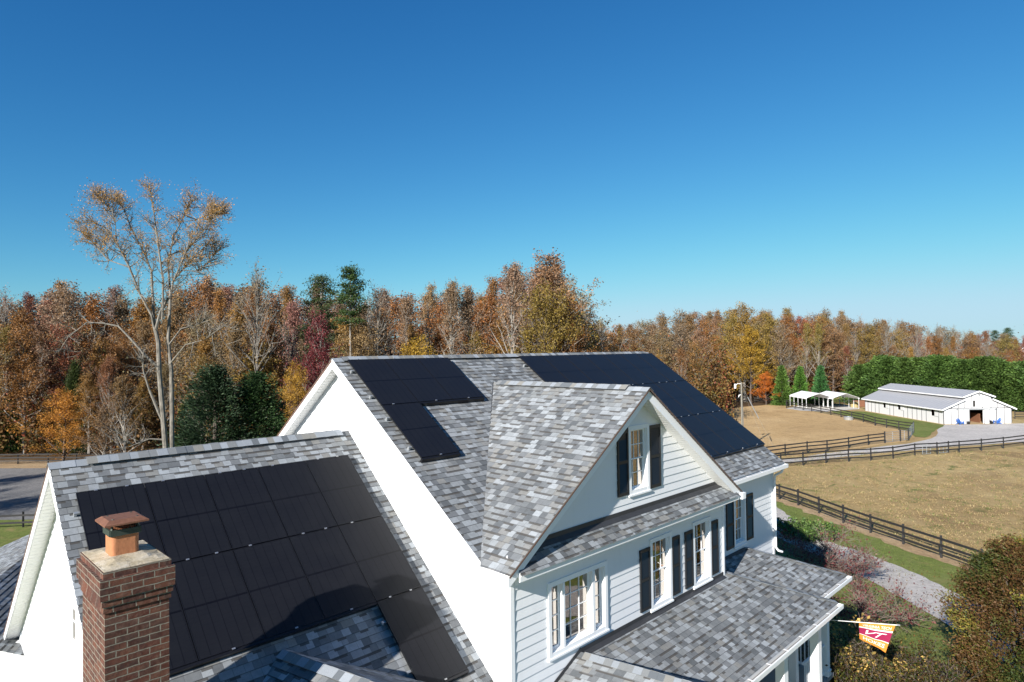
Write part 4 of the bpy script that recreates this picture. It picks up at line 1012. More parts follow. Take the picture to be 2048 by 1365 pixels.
# carports
def carport(name,G0,L,Wd,label,e=2.35,rg=3.25):
    root=empty(name,(G0[0],G0[1],0),label,'carport'); G0=np.array(G0)
    P=lambda a,b,z:(float(G0[0]+A_[0]*a+B_[0]*b),float(G0[1]+A_[1]*a+B_[1]*b),z)
    m=MB(); o=.25; prof=[(-.02,e-.28),(-.02,e-.05),(.14,e+.06),(Wd/2,rg),(Wd-.14,e+.06),(Wd+.02,e-.05),(Wd+.02,e-.28)]
    for (b0,z0),(b1,z1) in zip(prof[:-1],prof[1:]): m.prism([P(-o,b0,z0),P(L+o,b0,z0),P(L+o,b1,z1),P(-o,b1,z1)],(0,0,-.035) if abs(z1-z0)<abs(b1-b0) else (0.025,-.025,0))
    m.obj('roof',M['white_metal'],root)
    for a in np.linspace(0,L,5):
        m=MB(); 
        for b in (0,Wd): m.tube([P(a,b,0),P(a,b,e-.1)],.036,6)
        m.tube([P(a,0,e-.1),P(a,.15,e),P(a,Wd/2,rg-.06),P(a,Wd-.15,e),P(a,Wd,e-.1)],.026,6)
        m.obj('frame_hoop',M['white_metal'],root)
carport('carport',gat(1613,819),7.8,5.3,'left white metal carport shelter by the dirt paddock')
carport('carport',gat(1666,819.5),7.8,5.3,'right white metal carport shelter, next to the barn')
# utility pole
PX,PY=68.3,-22.2
up_=empty('utility_pole',(PX,PY,0),'weathered wooden utility pole with guy wires standing in the dirt paddock','utility pole')
m=MB(); m.tube([(PX,PY,0),(PX,PY,8.45)],[.14,.10],10); m.obj('pole',M['pole_wood'],up_,smooth=True)
m=MB(); m.tube([(PX+.17,PY+.1,0),(PX+.13,PY+.08,5.4)],.03,6); m.obj('conduit',M['galv'],up_)
m=MB(); m.tube([(PX,PY,8.25),(PX-.35,PY-.3,8.3),(PX-.6,PY-.5,8.05)],.035,6); m.tube([(PX-.6,PY-.5,8.25),(PX-.62,PY-.52,7.7)],.13,8); m.tube([(PX,PY,6.9),(PX-.25,PY-.2,6.85),(PX-.3,PY-.25,6.6)],.05,6); m.obj('fixture',M['white_metal'],up_)
m=MB(); m.tube([(PX,PY,8.1),(PX+3.4,PY+2.6,0)],.007,4); m.tube([(PX,PY,7.8),(PX+2.6,PY+2.0,0)],.007,4); m.tube([(PX+.62,PY+.48,6.6),(PX+1.75,PY+1.34,3.9)],.05,6); m.obj('guy_wire',M['galv'],up_)
# adirondack chairs
def chair():
    r=empty('garden_chair',(0,0,0)); m=MB()
    m.prism([(-.28,.25,.36),(.28,.25,.36),(.28,-.25,.24),(-.28,-.25,.24)],(0,0,.04)); m.obj('seat',M['blue'],r,local=True)
    m=MB()
    for i in range(5): x=-.24+.12*i; m.bar((x,-.22,.24),(x*1.25,-.55,1.0-.08*abs(i-2)),.10,.03,up=(0,1,0))
    m.obj('backrest',M['blue'],r,local=True)
    for s in (-1,1):
        m=MB(); m.obox((s*.36,-.05,.55),(.07,0,0),(0,.38,0),(0,0,.018)); m.obj('armrest',M['blue'],r,local=True)
        m=MB(); m.box(s*.36-.03,s*.36+.03,.22,.30,0,.54); m.obj('leg',M['blue'],r,local=True)
        m=MB(); m.bar((s*.3,.25,.3),(s*.3,-.6,.03),.04,.1); m.obj('leg',M['blue'],r,local=True)
    return r
ch1=chair(); q=gat(1921,849.5); ch1.location=W((q[0],q[1],.05)); ch1.rotation_euler.z=R(60)
tag(ch1,'blue slatted garden chair left of the open barn door','chair','blue garden chairs')
ch2=copy_tree(ch1); q=gat(1994,848.8); ch2.location=W((q[0],q[1],.05)); ch2.rotation_euler.z=R(-45-90); ch2['label']='blue slatted garden chair right of the open barn door'
def planter(px,py,label):
    q=gat(px,py); r=empty('planter',(q[0],q[1],.04),label,'planter','dark planters by the barn door'); m=MB(); m.tube([(q[0],q[1],.04),(q[0],q[1],.34)],[.17,.24],12); m.obj('pot',M['black_board'],r)
    m=MB()
    for i in range(40): a=random.random()*6.28; m.bar((q[0],q[1],.3),(q[0]+.3*math.cos(a),q[1]+.3*math.sin(a),.4+.3*random.random()),.02,.01)
    m.obj('plant',M['shutter'],r)
planter(1937,849.5,'dark planter pot left of the open barn door'); planter(1983,848.5,'dark planter pot right of the open barn door')
q=gat(1697,840.5); m=MB(); m.tube([(q[0],q[1],.03),(q[0],q[1],.55)],[.72,.78],18,cap=False); m.tube([(q[0],q[1],.5),(q[0],q[1],.52)],[.74,.74],18); tag(m.obj('water_trough',M['galv']),'round galvanised water trough against the paddock fence','trough')
q=gat(1709,815); m=MB(); m.tube([(q[0],q[1],0),(q[0],q[1],1.15)],[.75,.75],16); tag(m.obj('hay_bale',simple('hay_bale',(.33,.27,.13),.95,.4,6)),'round hay bale stored beside the barn end','hay bale')
q=gat(1722,814); m=MB(); m.obox((q[0],q[1],.7),Vector((*A_,0))*.5,Vector((*B_,0))*1.5,(0,0,.65)); tag(m.obj('wooden_lean_to',M['wood'],bevel=.03),'low brown board pen at the barn rear corner','pen')
# small houses far away
def far_house(px,depth,w,l,h,rh,rot,label,roofc=(.22,.22,.24)):
    x,y=fat(px,depth); r=empty('neighbour_house',(x,y,0),label,'house'); c,s=math.cos(rot),math.sin(rot)
    P=lambda a,b,z:(x+a*c-b*s,y+a*s+b*c,z)
    m=MB(); m.prism([P(-l/2,-w/2,0),P(-l/2,-w/2,h),P(-l/2,0,h+rh),P(-l/2,w/2,h),P(-l/2,w/2,0)],tuple(Vector(P(l/2,0,0))-Vector(P(-l/2,0,0)))); m.obj('wall',M['trim'],r)
    rm=simple('far_roof',roofc,.9,.15,2)
    for sd in (-1,1):
        m=MB(); o=.4; k=rh/(w/2); m.prism([P(-l/2-o,0,h+rh+.1),P(l/2+o,0,h+rh+.1),P(l/2+o,sd*(w/2+o),h-k*o+.1),P(-l/2-o,sd*(w/2+o),h-k*o+.1)],(0,0,.12)); m.obj('roof',rm,r)
    for sgn2 in (-1,1):
        for t in (-.25,.25):
            m=MB(); p=Vector(P(sgn2*l/2,t*w,h*.6)); m.obox(p,Vector((c,s,0))*.05,Vector((-s,c,0))*.5,(0,0,.75)); m.obj('window',M['dark'],r)
far_house(1724,168,9,14,4.2,3.0,R(-20),'small white house with grey roof left of the evergreen hedge')
far_house(1921,255,10,13,8.6,3.6,R(-45),'white gabled house far beyond the hedge, left one of three rooftops')
far_house(1992,235,10,15,8.6,3.2,R(-50),'dark-roofed house far beyond the hedge, middle one of three rooftops',(.1,.11,.14))
far_house(2035,240,10,14,9.6,3.4,R(-35),'white gabled house at the right edge beyond the hedge',(.12,.13,.16))
# white fence scrap by the small house
q=gat(1707,800); m=MB()
for i in range(2): m.bar((q[0]-2,q[1]-2,.6+.7*i),(q[0]+2.5,q[1]+2.5,.6+.7*i),.08,.2)
for t in (-2,0,2.4): m.bar((q[0]+t,q[1]+t,0),(q[0]+t,q[1]+t,1.6),.12,.12)
tag(m.obj('white_rail_fence',M['white_metal']),'short white rail fence in front of the small house by the hedge','fence')

# ================================================================== FLAG
p0=Vector((10.53,7.39,z_(-7.52))); p1=Vector((10.54,9.14,z_(-7.16)))
fl=empty('flag_and_pole',tuple(p0),'orange and maroon VT HOKIES flag on a white pole slanting out from the porch','flag')
m=MB(); m.tube([tuple(p0),tuple(p1)],.010,8); m.obj('pole',M['white_metal'],fl,smooth=True)
m=MB(); m.tube([tuple(p1-Vector((0,0.02,0))),tuple(p1+Vector((0,.04,.01)))],.016,8); m.tube([tuple(p0-Vector((.0,.0,0))),tuple(p0+Vector((0,.09,.02)))],.03,8); m.obj('pole_fitting',M['galv'],fl)
m=MB(); m.bar(tuple(p0),(10.2,7.3,z_(-7.56)),.03,.05); m.obj('bracket',M['trim'],fl)
pd=(p1-p0).normalized(); plen=(p1-p0).length
TL=p0+pd*(plen*.47); TR=p0+pd*(plen*.965)
d=ray(1720,1279); BL=Vector((CX+d[0]*17.35,CY+d[1]*17.35,HZ+d[2]*17.35)); d=ray(1771,1306); BR=Vector((CX+d[0]*16.9,CY+d[1]*16.9,HZ+d[2]*16.9))
def cloth(u,v,lift=0):
    P=TL.lerp(TR,u).lerp(BL.lerp(BR,u),v)
    w=v*(.045*math.sin(u*7.0+v*2.2)+.02*math.sin(u*13-v*3)); P=P+Vector((.6,-.5,0))*w+Vector((0,0,-.05*math.sin(math.pi*u)*v*(1-v*.3)))+Vector((0,0,.06*math.sin(math.pi*u)*v*v))
    return P+Vector((-.62,.70,.35)).normalized()*lift
def fcol(name,c): return simple(name,c,.75,.06,30)
orange,maroon,white=fcol('flag_orange',(.80,.27,.04)),fcol('flag_maroon',(.33,.015,.075)),fcol('flag_white',(.82,.8,.8))
m=MB(); NU,NV=30,34; vs=[]; uvs=[]
for j in range(NV+1):
    for i in range(NU+1): vs.append(tuple(cloth(i/NU,j/NV))); uvs.append((i/NU,j/NV))
def band(v):
    if v<.25: return 0
    if v<.28: return 2
    if v<.66: return 1
    if v<.69: return 2
    return 0
for j in range(NV):
    for i in range(NU):
        a=j*(NU+1)+i; m.add([vs[a],vs[a+1],vs[a+NU+2],vs[a+NU+1]],[(0,1,2,3)],None,band((j+.5)/NV))
m.obj('flag_cloth',[orange,maroon,white],fl,smooth=True)
def cloth_text(txt,u0,u1,v0,v1,shear=.0,mat=white,name='lettering',arch=0):
    cu=bpy.data.curves.new('t',type='FONT'); cu.body=txt; cu.size=1; cu.shear=shear; cu.offset=.012; cu.resolution_u=3
    o=bpy.data.objects.new('t',cu); COL.objects.link(o); bpy.context.view_layer.update()
    me=bpy.data.meshes.new_from_object(o.evaluated_get(bpy.context.evaluated_depsgraph_get()))
    bm=bmesh.new(); bm.from_mesh(me)
    bmesh.ops.triangulate(bm,faces=bm.faces[:])
    bmesh.ops.subdivide_edges(bm,edges=[e for e in bm.edges if e.calc_length()>.12],cuts=2); bmesh.ops.triangulate(bm,faces=bm.faces[:])
    xs=[v.co.x for v in bm.verts]; ys=[v.co.y for v in bm.verts]; x0,x1,y0,y1=min(xs),max(xs),min(ys),max(ys)
    mm=MB(); idx={v:i for i,v in enumerate(bm.verts)}
    V=[]
    for v in bm.verts:
        u=u0+(u1-u0)*(v.co.x-x0)/(x1-x0); w=v1-(v1-v0)*(v.co.y-y0)/(y1-y0); w-=arch*math.sin(math.pi*u)
        V.append(tuple(cloth(u,w,.006)))
    mm.add(V,[tuple(idx[v] for v in f.verts) for f in bm.faces],[(0,0)]*len(V))
    bm.free(); bpy.data.objects.remove(o); mm.obj(name,mat,fl)
cloth_text('VIRGINIA TECH',.1,.92,.09,.20)
cloth_text('VT',.2,.86,.36,.58,shear=.5,name='emblem')
cloth_text('HOKIES',.12,.92,.75,.91)
# ================================================================== VEGETATION
bark_grey=mat_bark('grey_bark',(.13,.115,.10),(.30,.275,.24),2.5)
bark_pale=mat_bark('pale_bark',(.07,.063,.053),(.235,.215,.185),4.5)
bark_twig=mat_bark('twig_bark',(.09,.07,.06),(.21,.17,.14),6)
bark_dark=mat_bark('dark_bark',(.045,.036,.03),(.12,.095,.08),3)
leaf_autumn=mat_leaf('autumn_leaves',[(0,(.42,.42,.42)),(.35,(.8,.78,.74)),(.7,(1.15,1.12,1.08)),(1,(1.7,1.6,1.45))],.35)
leaf_needle=mat_leaf('evergreen_needles',[(0,(.45,.5,.42)),(.5,(1.1,1.15,1.0)),(1,(2.1,2.0,1.4))],.15)
leaf_mixed=mat_leaf('mixed_leaves',[(0,(.035,.055,.015)),(.25,(.085,.10,.02)),(.45,(.105,.055,.022)),(.65,(.16,.08,.03)),(.85,(.13,.155,.03)),(1,(.36,.27,.05))],.3)
leaf_myrtle=mat_leaf('maroon_leaves',[(0,(.07,.012,.018)),(.5,(.15,.028,.035)),(.85,(.20,.08,.07)),(1,(.27,.17,.13))],.3)
def leaves_mesh(name, C, size, tint, mat, parent, rng, flat=.0, asp=.62, droop=None):
    """C: n x 3 local centres, size: n, tint: n"""
    n=len(C); 
    a=rng.normal(size=(n,3)); a/=np.linalg.norm(a,axis=1)[:,None]
    if droop is not None: a=a*.45+droop; a/=np.linalg.norm(a,axis=1)[:,None]
    b=rng.normal(size=(n,3)); b-= (b*a).sum(1)[:,None]*a; b/=np.linalg.norm(b,axis=1)[:,None]
    s=size[:,None]
    V=np.empty((n,4,3)); V[:,0]=C-a*s*.5; V[:,1]=C+b*s*asp*.5; V[:,2]=C+a*s*.5; V[:,3]=C-b*s*asp*.5
    me=bpy.data.meshes.new(name); me.vertices.add(n*4); me.vertices.foreach_set('co',V.reshape(-1).astype(np.float32))
    me.loops.add(n*4); me.loops.foreach_set('vertex_index',np.arange(n*4,dtype=np.int32))
    me.polygons.add(n); me.polygons.foreach_set('loop_start',np.arange(0,n*4,4,dtype=np.int32)); me.polygons.foreach_set('loop_total',np.full(n,4,dtype=np.int32))
    at=me.attributes.new('tint','FLOAT','FACE'); at.data.foreach_set('value',np.clip(tint,0,1).astype(np.float32))
    me.materials.append(mat); me.update(calc_edges=True)
    o=bpy.data.objects.new(name,me); COL.objects.link(o); o.parent=parent; return o
def gen_tree(seed, H=22, tr=.22, cb=.35, sp=.22, nl=24, leafn=5000, ls=.28, bark=None, leafm=None, up=.6, lean=.02, top_bias=0.0, subn=5, gs=.35, name='woodland_tree', twig=True, fork=0):
    rnd=random.Random(seed); rng=np.random.default_rng(seed)
    root=bpy.data.objects.new(name,None); COL.objects.link(root); root.empty_display_size=.2
    mb=MB(); n=9; lx,ly=rnd.uniform(-lean,lean),rnd.uniform(-lean,lean)
    pts=[]; x=y=0
    for i in range(n):
        t=i/(n-1); pts.append(Vector((x+lx*H*t*t,y+ly*H*t*t,H*.86*t))); x+=rnd.uniform(-.01,.01)*H*.6; y+=rnd.uniform(-.01,.01)*H*.6
    mb.tube(pts,[max(.03,tr*(1.15 if i==0 else 1)*(1-i/(n-1))**.75) for i in range(n)],6)
    def at(t):
        f=t*(n-1); i=min(int(f),n-2); return pts[i].lerp(pts[i+1],f-i)
    segs=[]
    for i in range(nl):
        u=(i+rnd.random())/nl; u=u**(1-.4*max(0,top_bias))
        t=cb+(1-cb)*u*.97; p=at(t); az=i*2.399+rnd.uniform(-.5,.5)
        q=(t-cb)/(1-cb)
        L=sp*H*1.35*(1.1-.72*q)*rnd.uniform(.5,1.2)
        el=R(min(78,(20+38*up*.8)+26*q+rnd.uniform(-14,10)))
        d=Vector((math.cos(az)*math.cos(el),math.sin(az)*math.cos(el),math.sin(el)))
        lp=[p]; k=4
        for j in range(k):
            d=(d+Vector((rnd.uniform(-.25,.25),rnd.uniform(-.25,.25),rnd.uniform(-.05,.3)*up))).normalized(); lp.append(lp[-1]+d*L/k)
        r0=max(.02,tr*.42*(1-q*.6)); mb.tube(lp,[r0*(1-j/(k))**.8+.008 for j in range(k+1)],4,cap=False)
        for s in range(subn):
            f=rnd.uniform(.25,1)*k; j=min(int(f),k-1); p2=lp[j].lerp(lp[j+1],f-j)
            dd2=(lp[j+1]-lp[j]).normalized(); e=Vector((rnd.gauss(0,1),rnd.gauss(0,1),rnd.gauss(0.35,.8))).normalized()
            d2=(dd2*.7+e*.9).normalized(); L2=L*rnd.uniform(.25,.5)
            m1=p2+d2*L2*.5; e2=(d2+Vector((rnd.uniform(-.3,.3),rnd.uniform(-.3,.3),rnd.uniform(0,.4)))).normalized(); m2=m1+e2*L2*.5
            mb.tube([p2,m1,m2],[max(.01,r0*.32),max(.008,r0*.2),.006],3,cap=False); segs.append((p2,m1,m2,q,rnd.random()))
            if twig:
                for w in range(2):
                    e3=(e2+Vector((rnd.gauss(0,.6),rnd.gauss(0,.6),rnd.gauss(.2,.5)))).normalized(); p3=m1.lerp(m2,rnd.random()); mb.tube([p3,p3+e3*L2*.4],[.009,.005],3,cap=False); segs.append((p3,p3+e3*L2*.2,p3+e3*L2*.4,q,rnd.random()))
    tk=mb.obj('trunk',bark,root,local=True)
    idx=rng.integers(0,len(segs),leafn); S=np.array([[*s[0],*s[1],*s[2]] for s in segs]); qq=np.array([s[3] for s in segs]); cr=np.array([s[4] for s in segs])
    if top_bias<0:
        w=1.15-qq**2*(-top_bias)*2.6; w=np.clip(w,.08,2); w/=w.sum(); idx=rng.choice(len(segs),leafn,p=w)
    if top_bias>0:
        w=.15+qq**(1+2*top_bias); w/=w.sum(); idx=rng.choice(len(segs),leafn,p=w)
    t=rng.random(leafn)[:,None]*1.05; A=S[idx,0:3]; Bm=S[idx,3:6]; Cc=S[idx,6:9]
    P=np.where(t<.5,A+(Bm-A)*t*2,Bm+(Cc-Bm)*(t-.5)*2)+rng.normal(size=(leafn,3))*gs
    P[:,1]*=-1
    tint=np.clip(.25+.45*cr[idx]+rng.normal(size=leafn)*.2,0,1)
    leaves_mesh('crown',P,rng.uniform(.6,1.3,leafn)*ls,tint,leafm,root,rng)
    return root
protos={}
def hide_proto(o): 
    o.location=(0,0,0)
PALE,GREY,DARK=bark_pale,bark_grey,bark_dark
specs=dict(
 full1=dict(seed=1,cb=.2,sp=.22,nl=40,leafn=13000,ls=.24,bark=GREY,up=.7,gs=.32,top_bias=-.3),
 full2=dict(seed=2,cb=.14,sp=.25,nl=42,leafn=15000,ls=.26,bark=DARK,up=.5,gs=.38,top_bias=-.2),
 full3=dict(seed=3,cb=.25,sp=.18,nl=38,leafn=10000,ls=.23,bark=GREY,up=.95,gs=.28,top_bias=-.2),
 thin1=dict(seed=4,cb=.35,sp=.19,nl=34,leafn=5200,ls=.21,bark=PALE,up=1.1,top_bias=.2,gs=.25),
 thin2=dict(seed=5,cb=.4,sp=.17,nl=32,leafn=4000,ls=.20,bark=GREY,up=1.15,top_bias=.3,gs=.22),
 thin3=dict(seed=6,cb=.25,sp=.21,nl=36,leafn=6500,ls=.22,bark=GREY,up=.95,top_bias=.1,gs=.28),
 bare1=dict(seed=7,cb=.4,sp=.19,nl=36,leafn=900,ls=.2,bark=PALE,up=1.15,gs=.25,subn=8),
 bare2=dict(seed=8,cb=.35,sp=.17,nl=34,leafn=500,ls=.2,bark=GREY,up=1.05,gs=.25,subn=8),
)
for k,v in specs.items():
    tr=.24 if 'thin' in k or 'bare' in k else .26
    protos[k]=gen_tree(H=22,tr=tr,leafm=leaf_autumn,**v)
def gen_pine(seed,H=22,tr=.22,cb=.62,spread=2.6,clumps=26,name='pine_tree',ln=7000):
    rnd=random.Random(seed); rng=np.random.default_rng(seed); root=bpy.data.objects.new(name,None); COL.objects.link(root)
    mb=MB(); pts=[Vector((.3*math.sin(i*.9+seed),.25*math.cos(i*.7+seed)-.25,H*i/8*.98)) for i in range(9)]
    mb.tube(pts,[tr*(1-i/9)**.7 for i in range(9)],7); P=[]; T=[]
    for i in range(clumps):
        q=(i+.5)/clumps; t=cb+(1-cb)*q; f=t*8; j=min(int(f),7); p=pts[j].lerp(pts[j+1],f-j); az=i*2.4+rnd.random(); L=spread*(1.05-q*.75)*rnd.uniform(.5,1.1)
        d=Vector((math.cos(az),math.sin(az),rnd.uniform(.05,.5))).normalized(); e=p+d*L; mb.tube([p,p+d*L*.5+Vector((0,0,-.1)),e],[.06,.04,.02],4,cap=False)
        k=ln//clumps; r=.32+.22*spread*.5*rnd.random(); c=rng.normal(size=(k,3))*np.array([r,r,r*.5]); cc=np.array(e); c=c+cc; c[:,:]+=(rng.random((k,1))*-.35)*np.array(d*L); P.append(c); T.append(np.full(k,.2+.5*rnd.random())+rng.normal(size=k)*.15+ (c[:,2]-cc[2])*.4)
    mb.obj('trunk',bark_grey,root,local=True); P=np.concatenate(P); P[:,1]*=-1; leaves_mesh('crown',P,rng.uniform(.2,.4,len(P)),np.concatenate(T),leaf_needle,root,rng,asp=.3); return root
def gen_cone(seed,H=9,r=2.3,ln=14000,ls=.34,name='evergreen_tree',irr=.25,layers=0,power=.8,base=.0):
    rnd=random.Random(seed); rng=np.random.default_rng(seed); root=bpy.data.objects.new(name,None); COL.objects.link(root)
    mb=MB(); mb.tube([(0,0,0),(0,0,H*.9)],[r*.08,.03],7)
    for i in range(40):
        t=.08+.85*i/40; az=i*2.4; L=r*(1-t)**power*.9; mb.tube([(0,0,H*t),(math.cos(az)*L,math.sin(az)*L,H*t+L*.25)],[.04,.012],3,cap=False)
    mb.obj('trunk',bark_dark,root,local=True)
    # branch sprays: many small clusters on the surface of an uneven cone
    nb=int(ln/26); t=rng.random(nb)**1.25*.97; az=rng.random(nb)*2*np.pi
    lob=1+irr*(np.sin(az*3+t*9+seed)*.5+np.sin(az*5-t*14)*.5)+rng.normal(size=nb)*.09
    rad=r*(1-t)**power*lob*np.where(t<.06,.75,1)*rng.uniform(.72,1.05,nb); Z=H*(base+t*(1-base))
    out=np.stack([np.cos(az),np.sin(az),np.full(nb,.55)],1); out/=np.linalg.norm(out,axis=1)[:,None]
    C=np.stack([rad*np.cos(az),rad*np.sin(az),Z],1); bt=rng.random(nb)
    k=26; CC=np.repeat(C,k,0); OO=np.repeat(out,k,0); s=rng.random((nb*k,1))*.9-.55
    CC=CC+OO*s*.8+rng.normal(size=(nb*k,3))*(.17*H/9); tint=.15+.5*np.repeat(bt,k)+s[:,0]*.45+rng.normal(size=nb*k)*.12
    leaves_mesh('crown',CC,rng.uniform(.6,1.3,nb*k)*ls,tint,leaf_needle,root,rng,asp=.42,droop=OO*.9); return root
def gen_shrub(seed,H=3,r=1.6,stems=8,leafn=1200,ls=.07,bark=None,leafm=None,gs=.1,name='shrub',sub=9,levels=1,twr=.012):
    rnd=random.Random(seed); rng=np.random.default_rng(seed); root=bpy.data.objects.new(name,None); COL.objects.link(root); mb=MB(); segs=[]
    for i in range(stems):
        az=i*6.283/stems+rnd.uniform(-.4,.4); d=Vector((math.cos(az)*.5,math.sin(az)*.5,1)).normalized(); p=Vector((math.cos(az)*.12,math.sin(az)*.12,0)); L=H*rnd.uniform(.75,1.05); lp=[p]
        for j in range(6):
            d=(d+Vector((math.cos(az)*.16*r/H*1.6+rnd.uniform(-.2,.2),math.sin(az)*.16*r/H*1.6+rnd.uniform(-.2,.2),rnd.uniform(-.12,.1)))).normalized(); lp.append(lp[-1]+d*L/6)
        r0=.022*H/3; mb.tube(lp,[r0*(1-j/7) for j in range(7)],5,cap=False)
        for s in range(sub):
            f=rnd.uniform(1.5,6); j=min(int(f),5); p2=lp[j].lerp(lp[j+1],f-j); e=Vector((rnd.gauss(math.cos(az)*.5,.8),rnd.gauss(math.sin(az)*.5,.8),rnd.gauss(.6,.5))).normalized(); L2=H*rnd.uniform(.16,.32)
            m1=p2+e*L2*.5; e2=(e+Vector((rnd.gauss(0,.35),rnd.gauss(0,.35),.2))).normalized(); m2=m1+e2*L2*.5; mb.tube([p2,m1,m2],[twr,twr*.7,twr*.4],3,cap=False); segs.append((p2,m1,m2,rnd.random()))
            for w in range(4):
                e3=(e2+Vector((rnd.gauss(0,.7),rnd.gauss(0,.7),rnd.gauss(.1,.5)))).normalized(); p3=p2.lerp(m2,rnd.random()); mb.tube([p3,p3+e3*L2*.45],[twr*.45,twr*.3],3,cap=False); segs.append((p3,p3+e3*L2*.22,p3+e3*L2*.45,rnd.random()))
    mb.obj('branches',bark,root,local=True)
    S=np.array([[*s[0],*s[1],*s[2]] for s in segs]); cr=np.array([s[3] for s in segs]); idx=rng.integers(0,len(segs),leafn); t=rng.random(leafn)[:,None]; P=S[idx,0:3]+(S[idx,6:9]-S[idx,0:3])*t+rng.normal(size=(leafn,3))*gs; P[:,2]=np.maximum(P[:,2],.05); P[:,1]*=-1
    leaves_mesh('foliage',P,rng.uniform(.6,1.3,leafn)*ls,np.clip(cr[idx]*.6+.2+rng.normal(size=leafn)*.22,0,1),leafm,root,rng); return root
protos['pineA']=gen_pine(11,cb=.66,spread=2.4,clumps=22); protos['pineB']=gen_pine(12,H=22,cb=.45,spread=3.4,clumps=34,ln=9000)
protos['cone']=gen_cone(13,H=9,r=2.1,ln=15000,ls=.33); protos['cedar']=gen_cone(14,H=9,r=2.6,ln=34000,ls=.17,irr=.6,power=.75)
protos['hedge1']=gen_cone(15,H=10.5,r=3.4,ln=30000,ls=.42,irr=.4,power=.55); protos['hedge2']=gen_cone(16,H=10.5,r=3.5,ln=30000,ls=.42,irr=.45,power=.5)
used=set()
def place(kind,x,y,scale,rz,label,cat,group=None,color=(1,1,1,1),name=None,z=None,squash=1.0):
    src=protos[kind]
    if kind not in used: o=src; used.add(kind)
    else: o=copy_tree(src)
    o.name=name or o.name
    o.location=(x,-y,(mound(x,y) if z is None else z)-.05); o.rotation_euler=(0,0,rz); o.scale=(scale*squash,scale*squash,scale)
    tag(o,label,cat,group)
    for c in o.children:
        if c.name.startswith(('crown','foliage')): c.color=color
    return o
# colours as leaf reflectance
ORG=[(0.276,0.1334,0.0414),(0.3036,0.1564,0.0506),(0.2576,0.1288,0.046)]; RED=[(0.2484,0.1012,0.0552),(0.276,0.115,0.069)]; MAR=[(0.1932,0.0598,0.0506),(0.184,0.069,0.0598)]
GLD=[(0.3128,0.207,0.0552),(0.2668,0.184,0.0506),(0.3312,0.207,0.046)]; TAN=[(0.2576,0.1748,0.092),(0.2852,0.1886,0.1104),(0.2484,0.1656,0.092)]; PNK=[(0.3128,0.184,0.1288),(0.3036,0.1932,0.138)]; OLV=[(0.1472,0.1288,0.0276),(0.1196,0.1288,0.0322)]; GRN=[(0.0644,0.1104,0.0276),(0.092,0.1196,0.0276)]
cname={'O':('rust-orange',ORG),'R':('red-brown',RED),'M':('maroon',MAR),'G':('golden-yellow',GLD),'T':('tan-brown',TAN),'P':('thin pinkish',PNK),'V':('olive',OLV)}
rf=random.Random(99)
prof_x=[-300,0,100,200,300,450,520,600,640,705,760,850,900,960,1020,1080,1140,1170,1200,1230,1280,1350,1480,1560,1640,1700,1750,1830,1900,1950,2048,2300]
prof_y=[550,562,545,560,565,520,530,556,560,560,552,568,552,552,520,500,515,590,622,640,612,606,606,612,606,620,620,634,640,652,664,668]
def ptop(px): return float(np.interp(px,prof_x,prof_y))
def horizon(px): return 702.5-.013*(px-1024)
def tree_at(kind,px,depth,top,label,col,name='woodland_tree',group=None,squash=1.0):
    x,y=fat(px,depth); H=HZ+(horizon(px)-top)/F_PX*depth; base=22 if kind not in ('cone','cedar') else 9
    if kind.startswith('hedge'): base=10.5
    c=(*[v*rf.uniform(.9,1.15) for v in col],1)
    return place(kind,x,y,H/base,rf.uniform(0,6.28),label,'tree',group,c,name,0,squash)
def sector(px):
    if px<110: return 'at the far left edge of the woods'
    if px<420: return 'around the tall pale tree left of the house'
    if px<640: return 'between the tall pale tree and the gable peak'
    if px<880: return 'behind the left solar array on the main ridge'
    if px<1180: return 'behind the middle of the main ridge'
    if px<1330: return 'behind the right end of the main ridge'
    if px<1560: return 'behind the utility pole'
    if px<1740: return 'behind the carports'
    if px<1900: return 'behind the left half of the hedge'
    return 'behind the barn and right hedge end'
def forest(px0,px1,depths,dpx,rows,palette,kinds,toff):
    for ri,dep in enumerate(depths):
        px=px0+rf.uniform(0,dpx)
        while px<px1:
            k=rf.choice(kinds[ri]); cl=rf.choice(palette(px,ri)); nm,cs=cname[cl]
            if 'bare' in k: nm='nearly bare'; 
            top=ptop(px)+rf.uniform(*toff[ri])
            dd=dep+rf.uniform(-4,4)
            row=('front','second','third','rear','back','back')[ri]
            lab=f'{nm} {row}-row tree {sector(px)}'
            tree_at(k,px,dd,top,lab,rf.choice(cs),group=f'{nm} {row}-row trees {sector(px)}',squash=rf.uniform(1.0,1.3) if 'full' in k else rf.uniform(.75,1.05))
            px+=dpx*rf.uniform(.65,1.35)*(depths[0]/dep)**.3
def palL(px,ri):
    if px<260: return 'ROOGTOGT' if ri<2 else 'ROOPT'
    if px<480: return 'OTGGOO' if ri<2 else 'OOPTR'
    if px<640: return 'OGGTO' if ri<2 else 'POTG'
    if px<800: return 'ROTGO' if ri<2 else 'POTG'
    return 'OTGOGT' if ri<2 else 'POTO'
forest(-260,640,[84,93,104,118],62,4,palL,[['full2','full3','thin3','full1','thin1'],['full1','full2','full3','thin3'],['full1','full3','thin1','thin3'],['thin1','thin2','thin3','bare2']],[(70,190),(40,110),(0,50),(-14,28)])
forest(640,1190,[94,104,116,128],60,4,palL,[['full2','thin3','full1','thin1'],['full1','full2','thin3','thin1'],['thin1','thin2','thin3','bare1'],['thin1','thin2','thin3','bare2']],[(70,150),(30,80),(0,45),(-12,28)])
